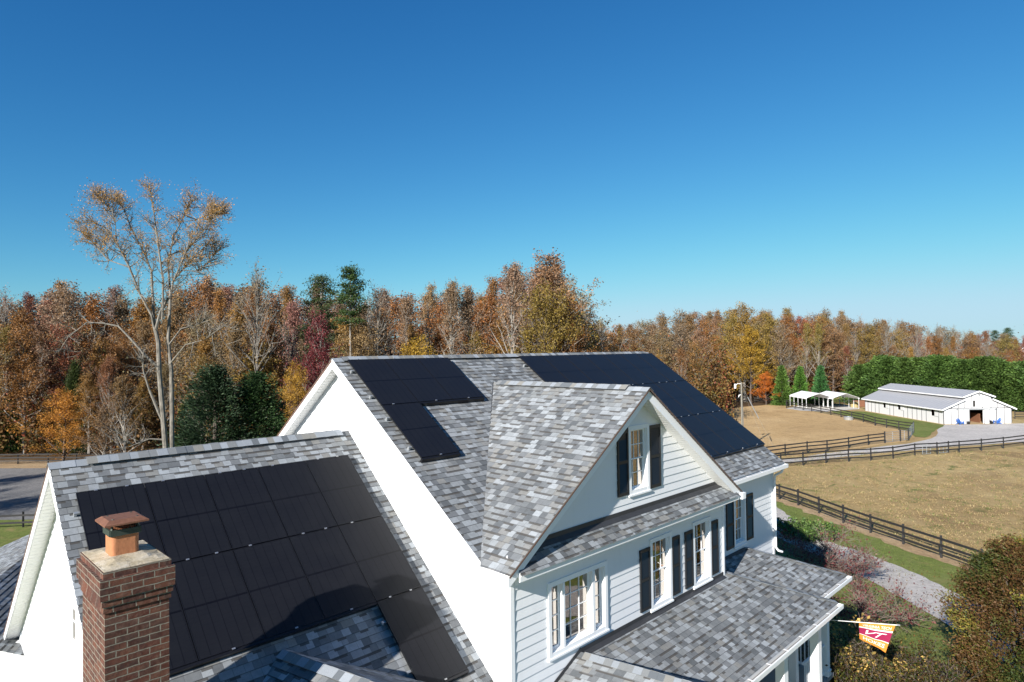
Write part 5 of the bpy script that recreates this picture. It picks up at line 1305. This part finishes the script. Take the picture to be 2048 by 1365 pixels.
for (pa,pb,dd_,stp) in ((-260,640,134,70),(640,1190,148,66),(1190,1420,180,60),(1400,2120,222,60)):
    q_=pa
    while q_<pb:
        cl=rf.choice('OTPTR'); nm,cs=cname[cl]; tree_at(rf.choice(('full1','full2')),q_,dd_+rf.uniform(-5,5),ptop(q_)+rf.uniform(22,60)*94/dd_,f'{nm} back-row tree {sector(q_)}',rf.choice(cs),group=f'{nm} back-row trees {sector(q_)}',squash=1.7); q_+=stp*rf.uniform(.8,1.2)
def palR(px,ri):
    if px<1430: return 'OTGOT' 
    if px<1600: return 'GOGTO'
    if px<1800: return 'OOTGR'
    return 'ROTOG'
forest(1190,1420,[112,126,142,160],46,4,palR,[['full2','full1','thin3'],['full1','full2','thin3'],['full1','full3','thin1'],['thin1','full3','bare2']],[(60,110),(25,60),(0,30),(-3,14)])
forest(1400,2120,[160,172,186,200],38,4,palR,[['full2','full1','thin3','thin1'],['full1','full2','thin1'],['full1','full3','thin1','bare1'],['thin1','full3','thin3','bare2']],[(25,70),(8,34),(0,18),(-3,8)])
# individual landmark trees
tree_at('pineB',643,92,547,'dense dark green pine rising above the woods left of the main ridge',(.032,.05,.02),'pine_tree',squash=1.1)
tree_at('pineA',706,90,531,'slender pine with a bare pole-like trunk and a tuft on top',(.03,.05,.018),'pine_tree')
tree_at('pineA',1160,108,622,'dark pine peeking out right of the tallest tree group',(.025,.04,.018),'pine_tree')
tree_at('pineB',2015,240,655,'small far pine on the skyline above the right end of the woods',(.03,.05,.025),'pine_tree')
tree_at('pineB',1990,245,660,'lower far pine left of the skyline pine',(.03,.05,.025),'pine_tree')
tree_at('bare1',512,86,508,'nearly bare tall tree rising just right of the large pale tree',TAN[0])
tree_at('bare1',763,92,552,'bare vase-shaped grey tree right of the slender pine',TAN[0])
tree_at('thin2',905,90,548,'tall thin tree, left one of the pair behind the gap in the solar panels',TAN[1])
tree_at('thin1',945,92,552,'thin tree with dark forked trunk, right one of the pair behind the solar panel gap',TAN[1])
tree_at('thin2',1018,90,504,'very tall narrow tree left of the broadest tall crown',TAN[1])
tree_at('thin3',1105,92,487,'broadest and tallest crown behind the middle of the main ridge, thin at the top',(.29,.17,.09),squash=1.25)
tree_at('full2',1095,88,560,'gold-green lower tree in front of the tallest crown',(.2,.17,.035))
tree_at('full1',1130,90,575,'rust tree right of the gold-green one under the tallest crown',(.24,.12,.035))
tree_at('full2',838,78,668,'bright yellow rounded tree just above the main ridge',(.38,.26,.03),squash=1.1)
tree_at('full1',640,80,610,'maroon leafy tree below the dense dark pine',(.16,.04,.04),squash=.9)
tree_at('bare2',1205,100,624,'leaning pale bare tree in the low gap right of the tall crowns',TAN[0])
tree_at('full1',1488,150,598,'tallest golden-brown tree rising above the right woods',(.30,.19,.04),squash=1.15)
tree_at('full2',1500,146,648,'golden tree directly behind the utility pole',(.38,.23,.035),squash=1.1)
tree_at('full2',1530,142,742,'small bright orange tree beside the left evergreen cone',(.50,.17,.025),squash=1.3)
for px,tp in ((1575,690),(1742,640),(1770,632),(1835,640),(1712,650),(1978,672)):
    tree_at('bare1',px,158,tp,f'{"tall" if tp<645 else "short"} white-trunked bare tree {sector(px)}',TAN[0],group='white-trunked bare trees at the wood edge')
tree_at('cedar',430,62,728,'dark green cedar in front of the woods, left one of two',(.03,.055,.025),'cedar_tree',squash=1.45)
tree_at('cedar',512,64,742,'dark green cedar in front of the woods, right one of two',(.028,.05,.022),'cedar_tree',squash=1.4)
tree_at('cedar',375,70,800,'low dull green cedar at the foot of the large pale tree',(.06,.085,.03),'cedar_tree',squash=.9)
tree_at('cedar',150,84,720,'dark evergreen inside the left woods above the orange shrubby tree',(.04,.06,.02),'cedar_tree',squash=.6)
tree_at('cedar',20,86,790,'dull green evergreen at the left edge of the picture',(.05,.09,.03),'cedar_tree',squash=.8)
tree_at('full2',128,72,775,'orange and yellow low spreading tree in front of the left woods',(.42,.20,.035),squash=1.5)
tree_at('full2',590,76,720,'golden-orange tree beside the left slope of the main gable',(.40,.22,.035),squash=.85)
tree_at('full3',205,66,800,'thin brown brushy tree behind the left wing ridge',(.2,.13,.06),squash=1.4)
tree_at('thin3',250,64,740,'thin tan brushy tree left of the large pale trunk',(.22,.14,.06),squash=1.2)
tree_at('thin3',400,68,700,'thin tan brushy tree right of the large pale trunk',(.22,.14,.05),squash=1.2)
for px,tp,nm in ((1562,731,'left'),(1599,733,'middle'),(1640,731,'right')):
    tree_at('cone',px,141,tp,f'clipped-looking green evergreen cone behind the carports, {nm} one of three',(.08,.14,.03) if px<1630 else (.055,.125,.04),'evergreen_cone',squash=1.02)
# evergreen hedge row
h0=np.array(fat(1722,143)); h1=np.array(fat(2200,116)); NH=30
for i in range(NH):
    p=h0+(h1-h0)*i/(NH-1); s=rf.uniform(.9,1.03)*(1.0 if i>2 else .82+.06*i)
    where='at the left end of' if i<5 else ('behind the barn roof in' if i<18 else 'towards the right end of')
    place('hedge1' if i%2 else 'hedge2',p[0]+rf.uniform(-1,1),p[1]+rf.uniform(-1,1),s,rf.uniform(0,6.28),f'big feathery green cypress {where} the tall evergreen hedge row','tree','cypresses of the tall hedge row',(.072*rf.uniform(.95,1.05),.122*rf.uniform(.96,1.04),.034,1),'hedge_cypress',0,1.28)
# ---- the large pale tree
def big_tree():
    rnd=random.Random(5); rng=np.random.default_rng(5); D=47.0
    def P(px,py,dz=0.0):
        d=ray(px,py); k=D+dz; return Vector((CX+d[0]*k,CY+d[1]*k,HZ+d[2]*k))
    limbs=[([(337,960),(330,900),(325,834),(320,746),(315,684),(308,653)],[.42,.36,.34,.31,.28,.24],0),
     ([(308,653),(303,631),(281,587),(259,535),(233,486),(207,455),(176,438)],[.21,.18,.16,.14,.11,.07,.03],-1.5),
     ([(308,653),(306,596),(303,543),(286,504),(264,460),(246,416),(235,400)],[.2,.17,.15,.12,.09,.06,.03],1.2),
     ([(311,660),(321,623),(343,587),(347,561),(365,539),(387,517),(422,482)],[.2,.18,.16,.14,.11,.08,.04],.5),
     ([(325,640),(325,614),(325,561),(317,504),(308,438),(303,394),(298,378)],[.15,.14,.13,.11,.08,.05,.02],-.8),
     ([(341,596),(338,560),(336,526),(347,473),(369,429),(382,394)],[.16,.14,.12,.09,.06,.03],1.6),
     ([(350,960),(343,900),(344,834),(341,746),(337,680),(339,614),(341,596)],[.36,.31,.29,.26,.23,.19,.16],1.0),
     ([(330,850),(317,825),(299,781),(288,746),(286,724),(275,700)],[.22,.2,.15,.1,.06,.03],-.8),
     ([(318,745),(314,733),(290,711),(264,680),(237,653),(207,647),(176,645),(136,675),(117,702)],[.2,.19,.17,.15,.12,.1,.07,.05,.02],-1.0),
     ([(337,690),(361,658),(396,649),(413,640)],[.13,.09,.06,.02],1.2),
     ([(347,561),(372,500),(400,470),(432,430)],[.12,.09,.06,.02],-1.2),
     ([(338,730),(370,690),(410,680),(450,650)],[.10,.07,.04,.02],-1.4),
     ([(328,880),(300,878),(270,890),(240,880)],[.13,.1,.07,.03],-1.2),
     ([(259,535),(215,520),(190,490),(165,465)],[.09,.06,.04,.02],.8),
     ([(233,486),(230,440),(215,410),(200,395)],[.08,.05,.03,.02],-.5),
     ([(365,539),(395,545),(420,520),(440,500)],[.07,.05,.03,.02],.8),
     ([(369,429),(395,440),(420,440),(440,425)],[.05,.04,.03,.02],.3)]
    base=P(336,960); r=empty('large_pale_tree',(base.x,base.y,0),'tallest tree, pale twin trunks and a thin orange-leaved crown left of the house','tree')
    mb=MB(); S=[]; T=[]
    k=0
    for pts,rad,dz in limbs:
        n=len(pts); V=[]
        for i,(a,b) in enumerate(pts):
            w=dz*(i/(n-1)); V.append(P(a,b,w)+Vector((rnd.uniform(-.05,.05),rnd.uniform(-.05,.05),0)))
        rad=[q_*.54 for q_ in rad]
        if pts[0][1]>950: V=[Vector((V[0].x,V[0].y,-.2))]+V; rad=[rad[0]*1.25]+rad
        mb.tube(V,rad,9 if rad[0]>.2 else 6)
        if k not in (0,6):
            low=k in (7,8,9,11,12); m=len(V)-1
            for s in range(44 if not low else 14):
                f=rnd.uniform(.18 if not low else .35,1)**.8*m; j=min(int(f),m-1); p=V[j].lerp(V[j+1],f-j); d=(V[j+1]-V[j]).normalized()
                e=Vector((rnd.gauss(0,.8),rnd.gauss(0,.8),rnd.gauss(.35,.6))).normalized(); d=(d*.7+e).normalized(); L=rnd.uniform(.9,2.6)*(1-.5*f/m)
                q=[p]
                for _ in range(3): d=(d+Vector((rnd.gauss(0,.25),rnd.gauss(0,.25),rnd.gauss(.1,.2)))).normalized(); q.append(q[-1]+d*L/3)
                mb.tube(q,[.035,.025,.016,.008],4,cap=False)
                for w in range(7):
                    f2=rnd.uniform(.3,1)*3; j2=min(int(f2),2); p3=q[j2].lerp(q[j2+1],f2-j2); e3=(d+Vector((rnd.gauss(0,.8),rnd.gauss(0,.8),rnd.gauss(.1,.6)))).normalized(); L3=rnd.uniform(.3,.8)
                    mb.tube([p3,p3+e3*L3],[.010,.005],3,cap=False)
                    if not low and p3.z>13.2 or rnd.random()<.06: S.append((p3,p3+e3*L3,p3.z)); 
        k+=1
    mb.obj('trunk',bark_pale,r)
    ln=21000; A=np.array([list(s[0]) for s in S]); B=np.array([list(s[1]) for s in S]); z=A[:,2]; w=np.clip((z-12)/9,.10,1); w/=w.sum(); i=rng.choice(len(S),ln,p=w)
    Pn=A[i]+(B[i]-A[i])*rng.random((ln,1))*1.1+rng.normal(size=(ln,3))*.15; cr=rng.random(len(S))
    Pn=np.stack([Pn[:,0]-base.x,-(Pn[:,1]-base.y),Pn[:,2]],1)
    o=leaves_mesh('crown',Pn,rng.uniform(.055,.12,ln),.2+.55*cr[i]+rng.normal(size=ln)*.2,leaf_autumn,r,rng); o.color=(.47,.27,.075,1)
big_tree()
# ---- understory: low brush that reads as one mass
def brush(name, regions, n, ls, col, label, hmax):
    rng=np.random.default_rng(3); P=[]; T=[]
    for (px0,px1,d0_,d1_,hm,k) in regions:
        nb=k; px=rng.uniform(px0,px1,nb); dp=rng.uniform(d0_,d1_,nb)
        for a,b in zip(px,dp):
            x,y=fat(a,b); r=rng.uniform(.8,2.2); h=rng.uniform(.4,1)*hm; m=n; c=rng.normal(size=(m,3))*np.array([r*.6,r*.6,h*.33])+np.array([x,-y,h*.45]); c[:,2]=np.abs(c[:,2]); P.append(c); T.append(np.full(m,rng.random())+rng.normal(size=m)*.15)
    P=np.concatenate(P); o=leaves_mesh(name,P,rng.uniform(.6,1.3,len(P))*ls,np.concatenate(T),leaf_brush,None,rng); tag(o,label,None,None,'stuff'); return o
leaf_brush=mat_leaf('brush_leaves',[(0,(.05,.045,.018)),(.25,(.13,.075,.03)),(.5,(.20,.10,.035)),(.7,(.12,.11,.03)),(.85,(.26,.15,.04)),(1,(.22,.06,.03))],.3)
brush('undergrowth',[(-280,720,82,128,11.0,420),(640,1260,88,140,13.0,360),(1180,1450,108,170,13,220),(1400,1740,156,205,12.0,230),(1700,2150,160,210,12,200)],230,.42,None,'brown and green brush filling the floor of the woods',5)
# ---- garden shrubs
def put(o,x,y,label,cat,color=(1,1,1,1),s=1.0,rz=0.0,group=None,sq=1.0):
    o.location=(x,-y,mound(x,y)-.03); o.scale=(s*sq,s*sq,s); o.rotation_euler.z=rz; tag(o,label,cat,group)
    for c in o.children: c.color=color
a=gen_shrub(31,H=3.4,r=2.4,stems=11,leafn=1900,ls=.11,bark=bark_twig,leafm=leaf_myrtle,name='crape_myrtle',sub=34,twr=.008); x,y=gat(1648,1155,.6); put(a,x,y,'nearly bare grey-stemmed shrub with red leaves, right beyond the white downspout','shrub',group='bare red-leaved shrubs along the gravel path')
b=gen_shrub(32,H=2.9,r=3.0,stems=13,leafn=2000,ls=.10,bark=bark_twig,leafm=leaf_myrtle,name='crape_myrtle',sub=24,twr=.009); x,y=gat(1722,1262,.7); put(b,x,y,'spreading pale-branched shrub with maroon leaves above the flag','shrub',group='bare red-leaved shrubs along the gravel path',sq=1.0)
c=gen_shrub(33,H=2.6,r=2.0,stems=10,leafn=1000,ls=.09,bark=bark_twig,leafm=leaf_myrtle,name='crape_myrtle',sub=30,twr=.008); x,y=gat(1690,1160,.5); put(c,x,y,'smaller bare twiggy shrub at the gravel path edge between the two red-leaved ones','shrub',group='bare red-leaved shrubs along the gravel path')
j=gen_shrub(34,H=1.5,r=2.4,stems=16,leafn=5200,ls=.15,bark=bark_dark,leafm=leaf_needle,name='juniper',sub=14,gs=.12); x,y=gat(1612,1076,.2); put(j,x,y,'low spreading green juniper by the black fence beyond the house corner','shrub',(.06,.10,.03,1),1.15)
d=gen_shrub(35,H=2.6,r=1.9,stems=16,leafn=15000,ls=.075,bark=bark_dark,leafm=leaf_mixed,name='porch_shrub',sub=18,gs=.16); x,y=gat(1760,1440,1.1); put(d,x,y,'dense dark green and brown shrub under the flag','shrub',(.5,.55,.45,1),1.0,sq=1.15)
d2=gen_shrub(37,H=1.25,r=.7,stems=9,leafn=1500,ls=.09,bark=bark_dark,leafm=leaf_autumn,name='yellow_shrub',sub=10,gs=.10); x,y=gat(1738,1375,1.1); put(d2,x,y,'small yellow-leaved bush just below the flag','shrub',(.55,.38,.12,1),1.6)
def gen_bush(seed):
    rnd=random.Random(seed); rng=np.random.default_rng(seed); root=bpy.data.objects.new('autumn_bush',None); COL.objects.link(root); mb=MB(); H=6.1
    P=[];T=[];O=[]
    for i in range(14):
        az=i*2.4; e=Vector((math.cos(az)*1.5,math.sin(az)*1.5,H*rnd.uniform(.6,.9))); mb.tube([(0,0,0),tuple(e*.5+Vector((0,0,.4))),tuple(e)],[.09,.05,.02],6,cap=False)
    mb.obj('trunk',bark_dark,root,local=True)
    nb=3200; u=rng.random(nb); az=rng.random(nb)*2*np.pi; z=H*(.06+.94*u**.85); prof=2.35*np.sqrt(np.clip(1-((z/H-.42)/.6)**2,0.02,1))*(1+.13*np.sin(az*4+z*2)+.1*np.sin(az*7-z*3.1)); rr=prof*rng.uniform(.72,1.05,nb)
    C=np.stack([rr*np.cos(az),rr*np.sin(az),z],1); out=np.stack([np.cos(az),np.sin(az),rng.uniform(-.1,.7,nb)],1); out/=np.linalg.norm(out,axis=1)[:,None]; k=34; s=rng.random((nb*k,1)); CC=np.repeat(C,k,0)+np.repeat(out,k,0)*(s*.45-.15)+rng.normal(size=(nb*k,3))*.085
    reg=.5+.28*np.sin(C[:,0]*1.7+C[:,2]*1.1)+.25*np.sin(C[:,1]*2.1-C[:,2]*.9)
    T=np.repeat(np.clip(reg*.75+rng.random(nb)*.3-.05,0,1),k)+rng.normal(size=nb*k)*.10
    leaves_mesh('crown',CC,rng.uniform(.055,.12,nb*k),T,leaf_mixed,root,rng,asp=.5,droop=np.repeat(out,k,0)*.5); return root
bb=gen_bush(41); x,y=fat(2062,20.5); put(bb,x,y,'large rounded bush turning brown, orange and green at the right edge','bush',(.9,.9,.9,1),.9)
# fallen leaves on the lawn by the flag
def litter():
    rng=np.random.default_rng(8); n=2600; P=[]
    for _ in range(n):
        x=rng.uniform(14,34); y=rng.uniform(-2,14); P.append((x,-y,mound(x,y)+.085))
    P=np.array(P); me=leaves_mesh('fallen_leaves',P,rng.uniform(.06,.13,n),rng.random(n),leaf_brush,None,rng,droop=np.array([[1,0,0.05]]*n)); tag(me,'fallen leaves scattered over the lawn',None,None,'stuff')
litter()
def tufts():
    rng=np.random.default_rng(21); P=[]; S=[]; T=[]
    e0=np.array(NF[2]); e1=np.array(NF[-6]); d=(e1-e0)/np.linalg.norm(e1-e0); nn_=np.array([d[1],-d[0]])*(-sgn)
    def add(x,y,k,sz,t):
        c=rng.normal(size=(k,2))*sz*1.2; z=mound(x,y)+.04 if math.hypot(x-4,y-1)<55 else .02
        P.append(np.stack([c[:,0]+x,-(c[:,1]+y),np.full(k,z+sz*.4)],1)); S.append(np.full(k,sz)*rng.uniform(.6,1.3,k)); T.append(np.full(k,t)+rng.normal(size=k)*.08)
    for _ in range(7000):
        px=rng.uniform(1540,2060); py=905+260*rng.random()**1.3; x,y=gat(px,py)
        q=np.array([x,y])-e0; side=-(q@nn_)
        if side<.6 or math.hypot(x-CX,y-CY)<30: 
            if abs(side)<.6 or side<-6: continue
            add(x,y,5,.07,.75+.2*rng.random()); continue
        add(x,y,6,rng.uniform(.06,.16),.05+.5*rng.random() if rng.random()<.8 else .85)
    P=np.concatenate(P); n=len(P); up=rng.normal(size=(n,3))*.35+np.array([0,0,1.0])
    me=leaves_mesh('grass_tufts',P,np.concatenate(S),np.concatenate(T),leaf_grass,None,rng,asp=.28,droop=up); tag(me,'tufts of dry and green grass on the pasture and lawn',None,None,'stuff')
leaf_grass=mat_leaf('grass_blades',[(0,(.16,.11,.05)),(.3,(.36,.26,.12)),(.55,(.46,.35,.18)),(.7,(.16,.19,.05)),(1,(.10,.15,.03))],.25)
tufts()
# trees standing left of the view whose shadows cross the road
for x,y in ((-24,-50),(-32,-56),(-27,-63),(-42,-53),(-45,-62),(-36,-68),(-55,-58)):
     place('full1',x,y,rf.uniform(.7,.95),rf.uniform(0,6),'roadside tree left of the view','tree','roadside trees left of the view',(.27,.13,.04,1),'roadside_tree',0)
# ================================================================== LIGHT, SKY, CAMERA
az,el=R(13),R(25)
S=Vector((-math.cos(az)*math.cos(el), -math.sin(az)*math.cos(el), math.sin(el)))
sun=bpy.data.lights.new('sun','SUN'); sun.energy=5.0; sun.angle=R(.55); sun.color=(1,.955,.89)
so=bpy.data.objects.new('sun',sun); COL.objects.link(so); so.rotation_euler=S.to_track_quat('Z','Y').to_euler(); so.location=(0,0,60)
w=bpy.data.worlds.new('World'); sc.world=w; w.use_nodes=True; nt=w.node_tree; bg=nt.nodes['Background']
sky=nt.nodes.new('ShaderNodeTexSky'); sky.sky_type='NISHITA'; sky.sun_disc=False; sky.sun_elevation=el; sky.sun_rotation=math.atan2(S.x,S.y); sky.altitude=300; sky.air_density=1.0; sky.dust_density=.1; sky.ozone_density=3.0
sepc=nt.nodes.new('ShaderNodeSeparateColor'); nt.links.new(sky.outputs[0],sepc.inputs[0]); comb=nt.nodes.new('ShaderNodeCombineColor')
for i,(pw_,k_,cap_) in enumerate(((1.60,.74,2.45),(1.14,.86,3.65),(.85,.87,4.45))):      # deeper, clearer blue than the stock sky
    a_=nt.nodes.new('ShaderNodeMath'); a_.operation='MULTIPLY'; a_.inputs[1].default_value=.11; nt.links.new(sepc.outputs[i],a_.inputs[0])
    b_=nt.nodes.new('ShaderNodeMath'); b_.operation='POWER'; b_.inputs[1].default_value=pw_; nt.links.new(a_.outputs[0],b_.inputs[0])
    c_=nt.nodes.new('ShaderNodeMath'); c_.operation='MULTIPLY'; c_.inputs[1].default_value=k_*10/1.68*1.0; nt.links.new(b_.outputs[0],c_.inputs[0]); d_=nt.nodes.new('ShaderNodeMath'); d_.operation='SMOOTH_MIN'; d_.inputs[1].default_value=cap_; d_.inputs[2].default_value=2.2; nt.links.new(c_.outputs[0],d_.inputs[0]); nt.links.new(d_.outputs[0],comb.inputs[i])
nt.links.new(comb.outputs[0],bg.inputs[0]); bg.inputs[1].default_value=.10
cam=bpy.data.cameras.new('camera'); cam.sensor_width=36; cam.lens=F_PX/2048*36; cam.clip_end=9000; cam.clip_start=.1
co=bpy.data.objects.new('camera',cam); COL.objects.link(co); sc.camera=co
Rv=Vector((syw,-cyw,0)); Fw=Vector((cyw,syw,0)); cp,sp=math.cos(PIT),math.sin(PIT)
Fv=Fw*cp+Vector((0,0,-sp)); Uv=Fw*sp+Vector((0,0,cp))
c,s=math.cos(ROL),math.sin(ROL)
Xc=Rv*c+Uv*s; Yc=Uv*c-Rv*s
co.matrix_world=Matrix(((Xc.x,Yc.x,-Fv.x,CX),(Xc.y,Yc.y,-Fv.y,-CY),(Xc.z,Yc.z,-Fv.z,HZ),(0,0,0,1)))
sc.view_settings.view_transform='Standard'; sc.view_settings.look='None'; sc.view_settings.exposure=1.02; sc.view_settings.gamma=1
sc.render.engine='CYCLES'; sc.cycles.max_bounces=6; sc.cycles.transparent_max_bounces=8
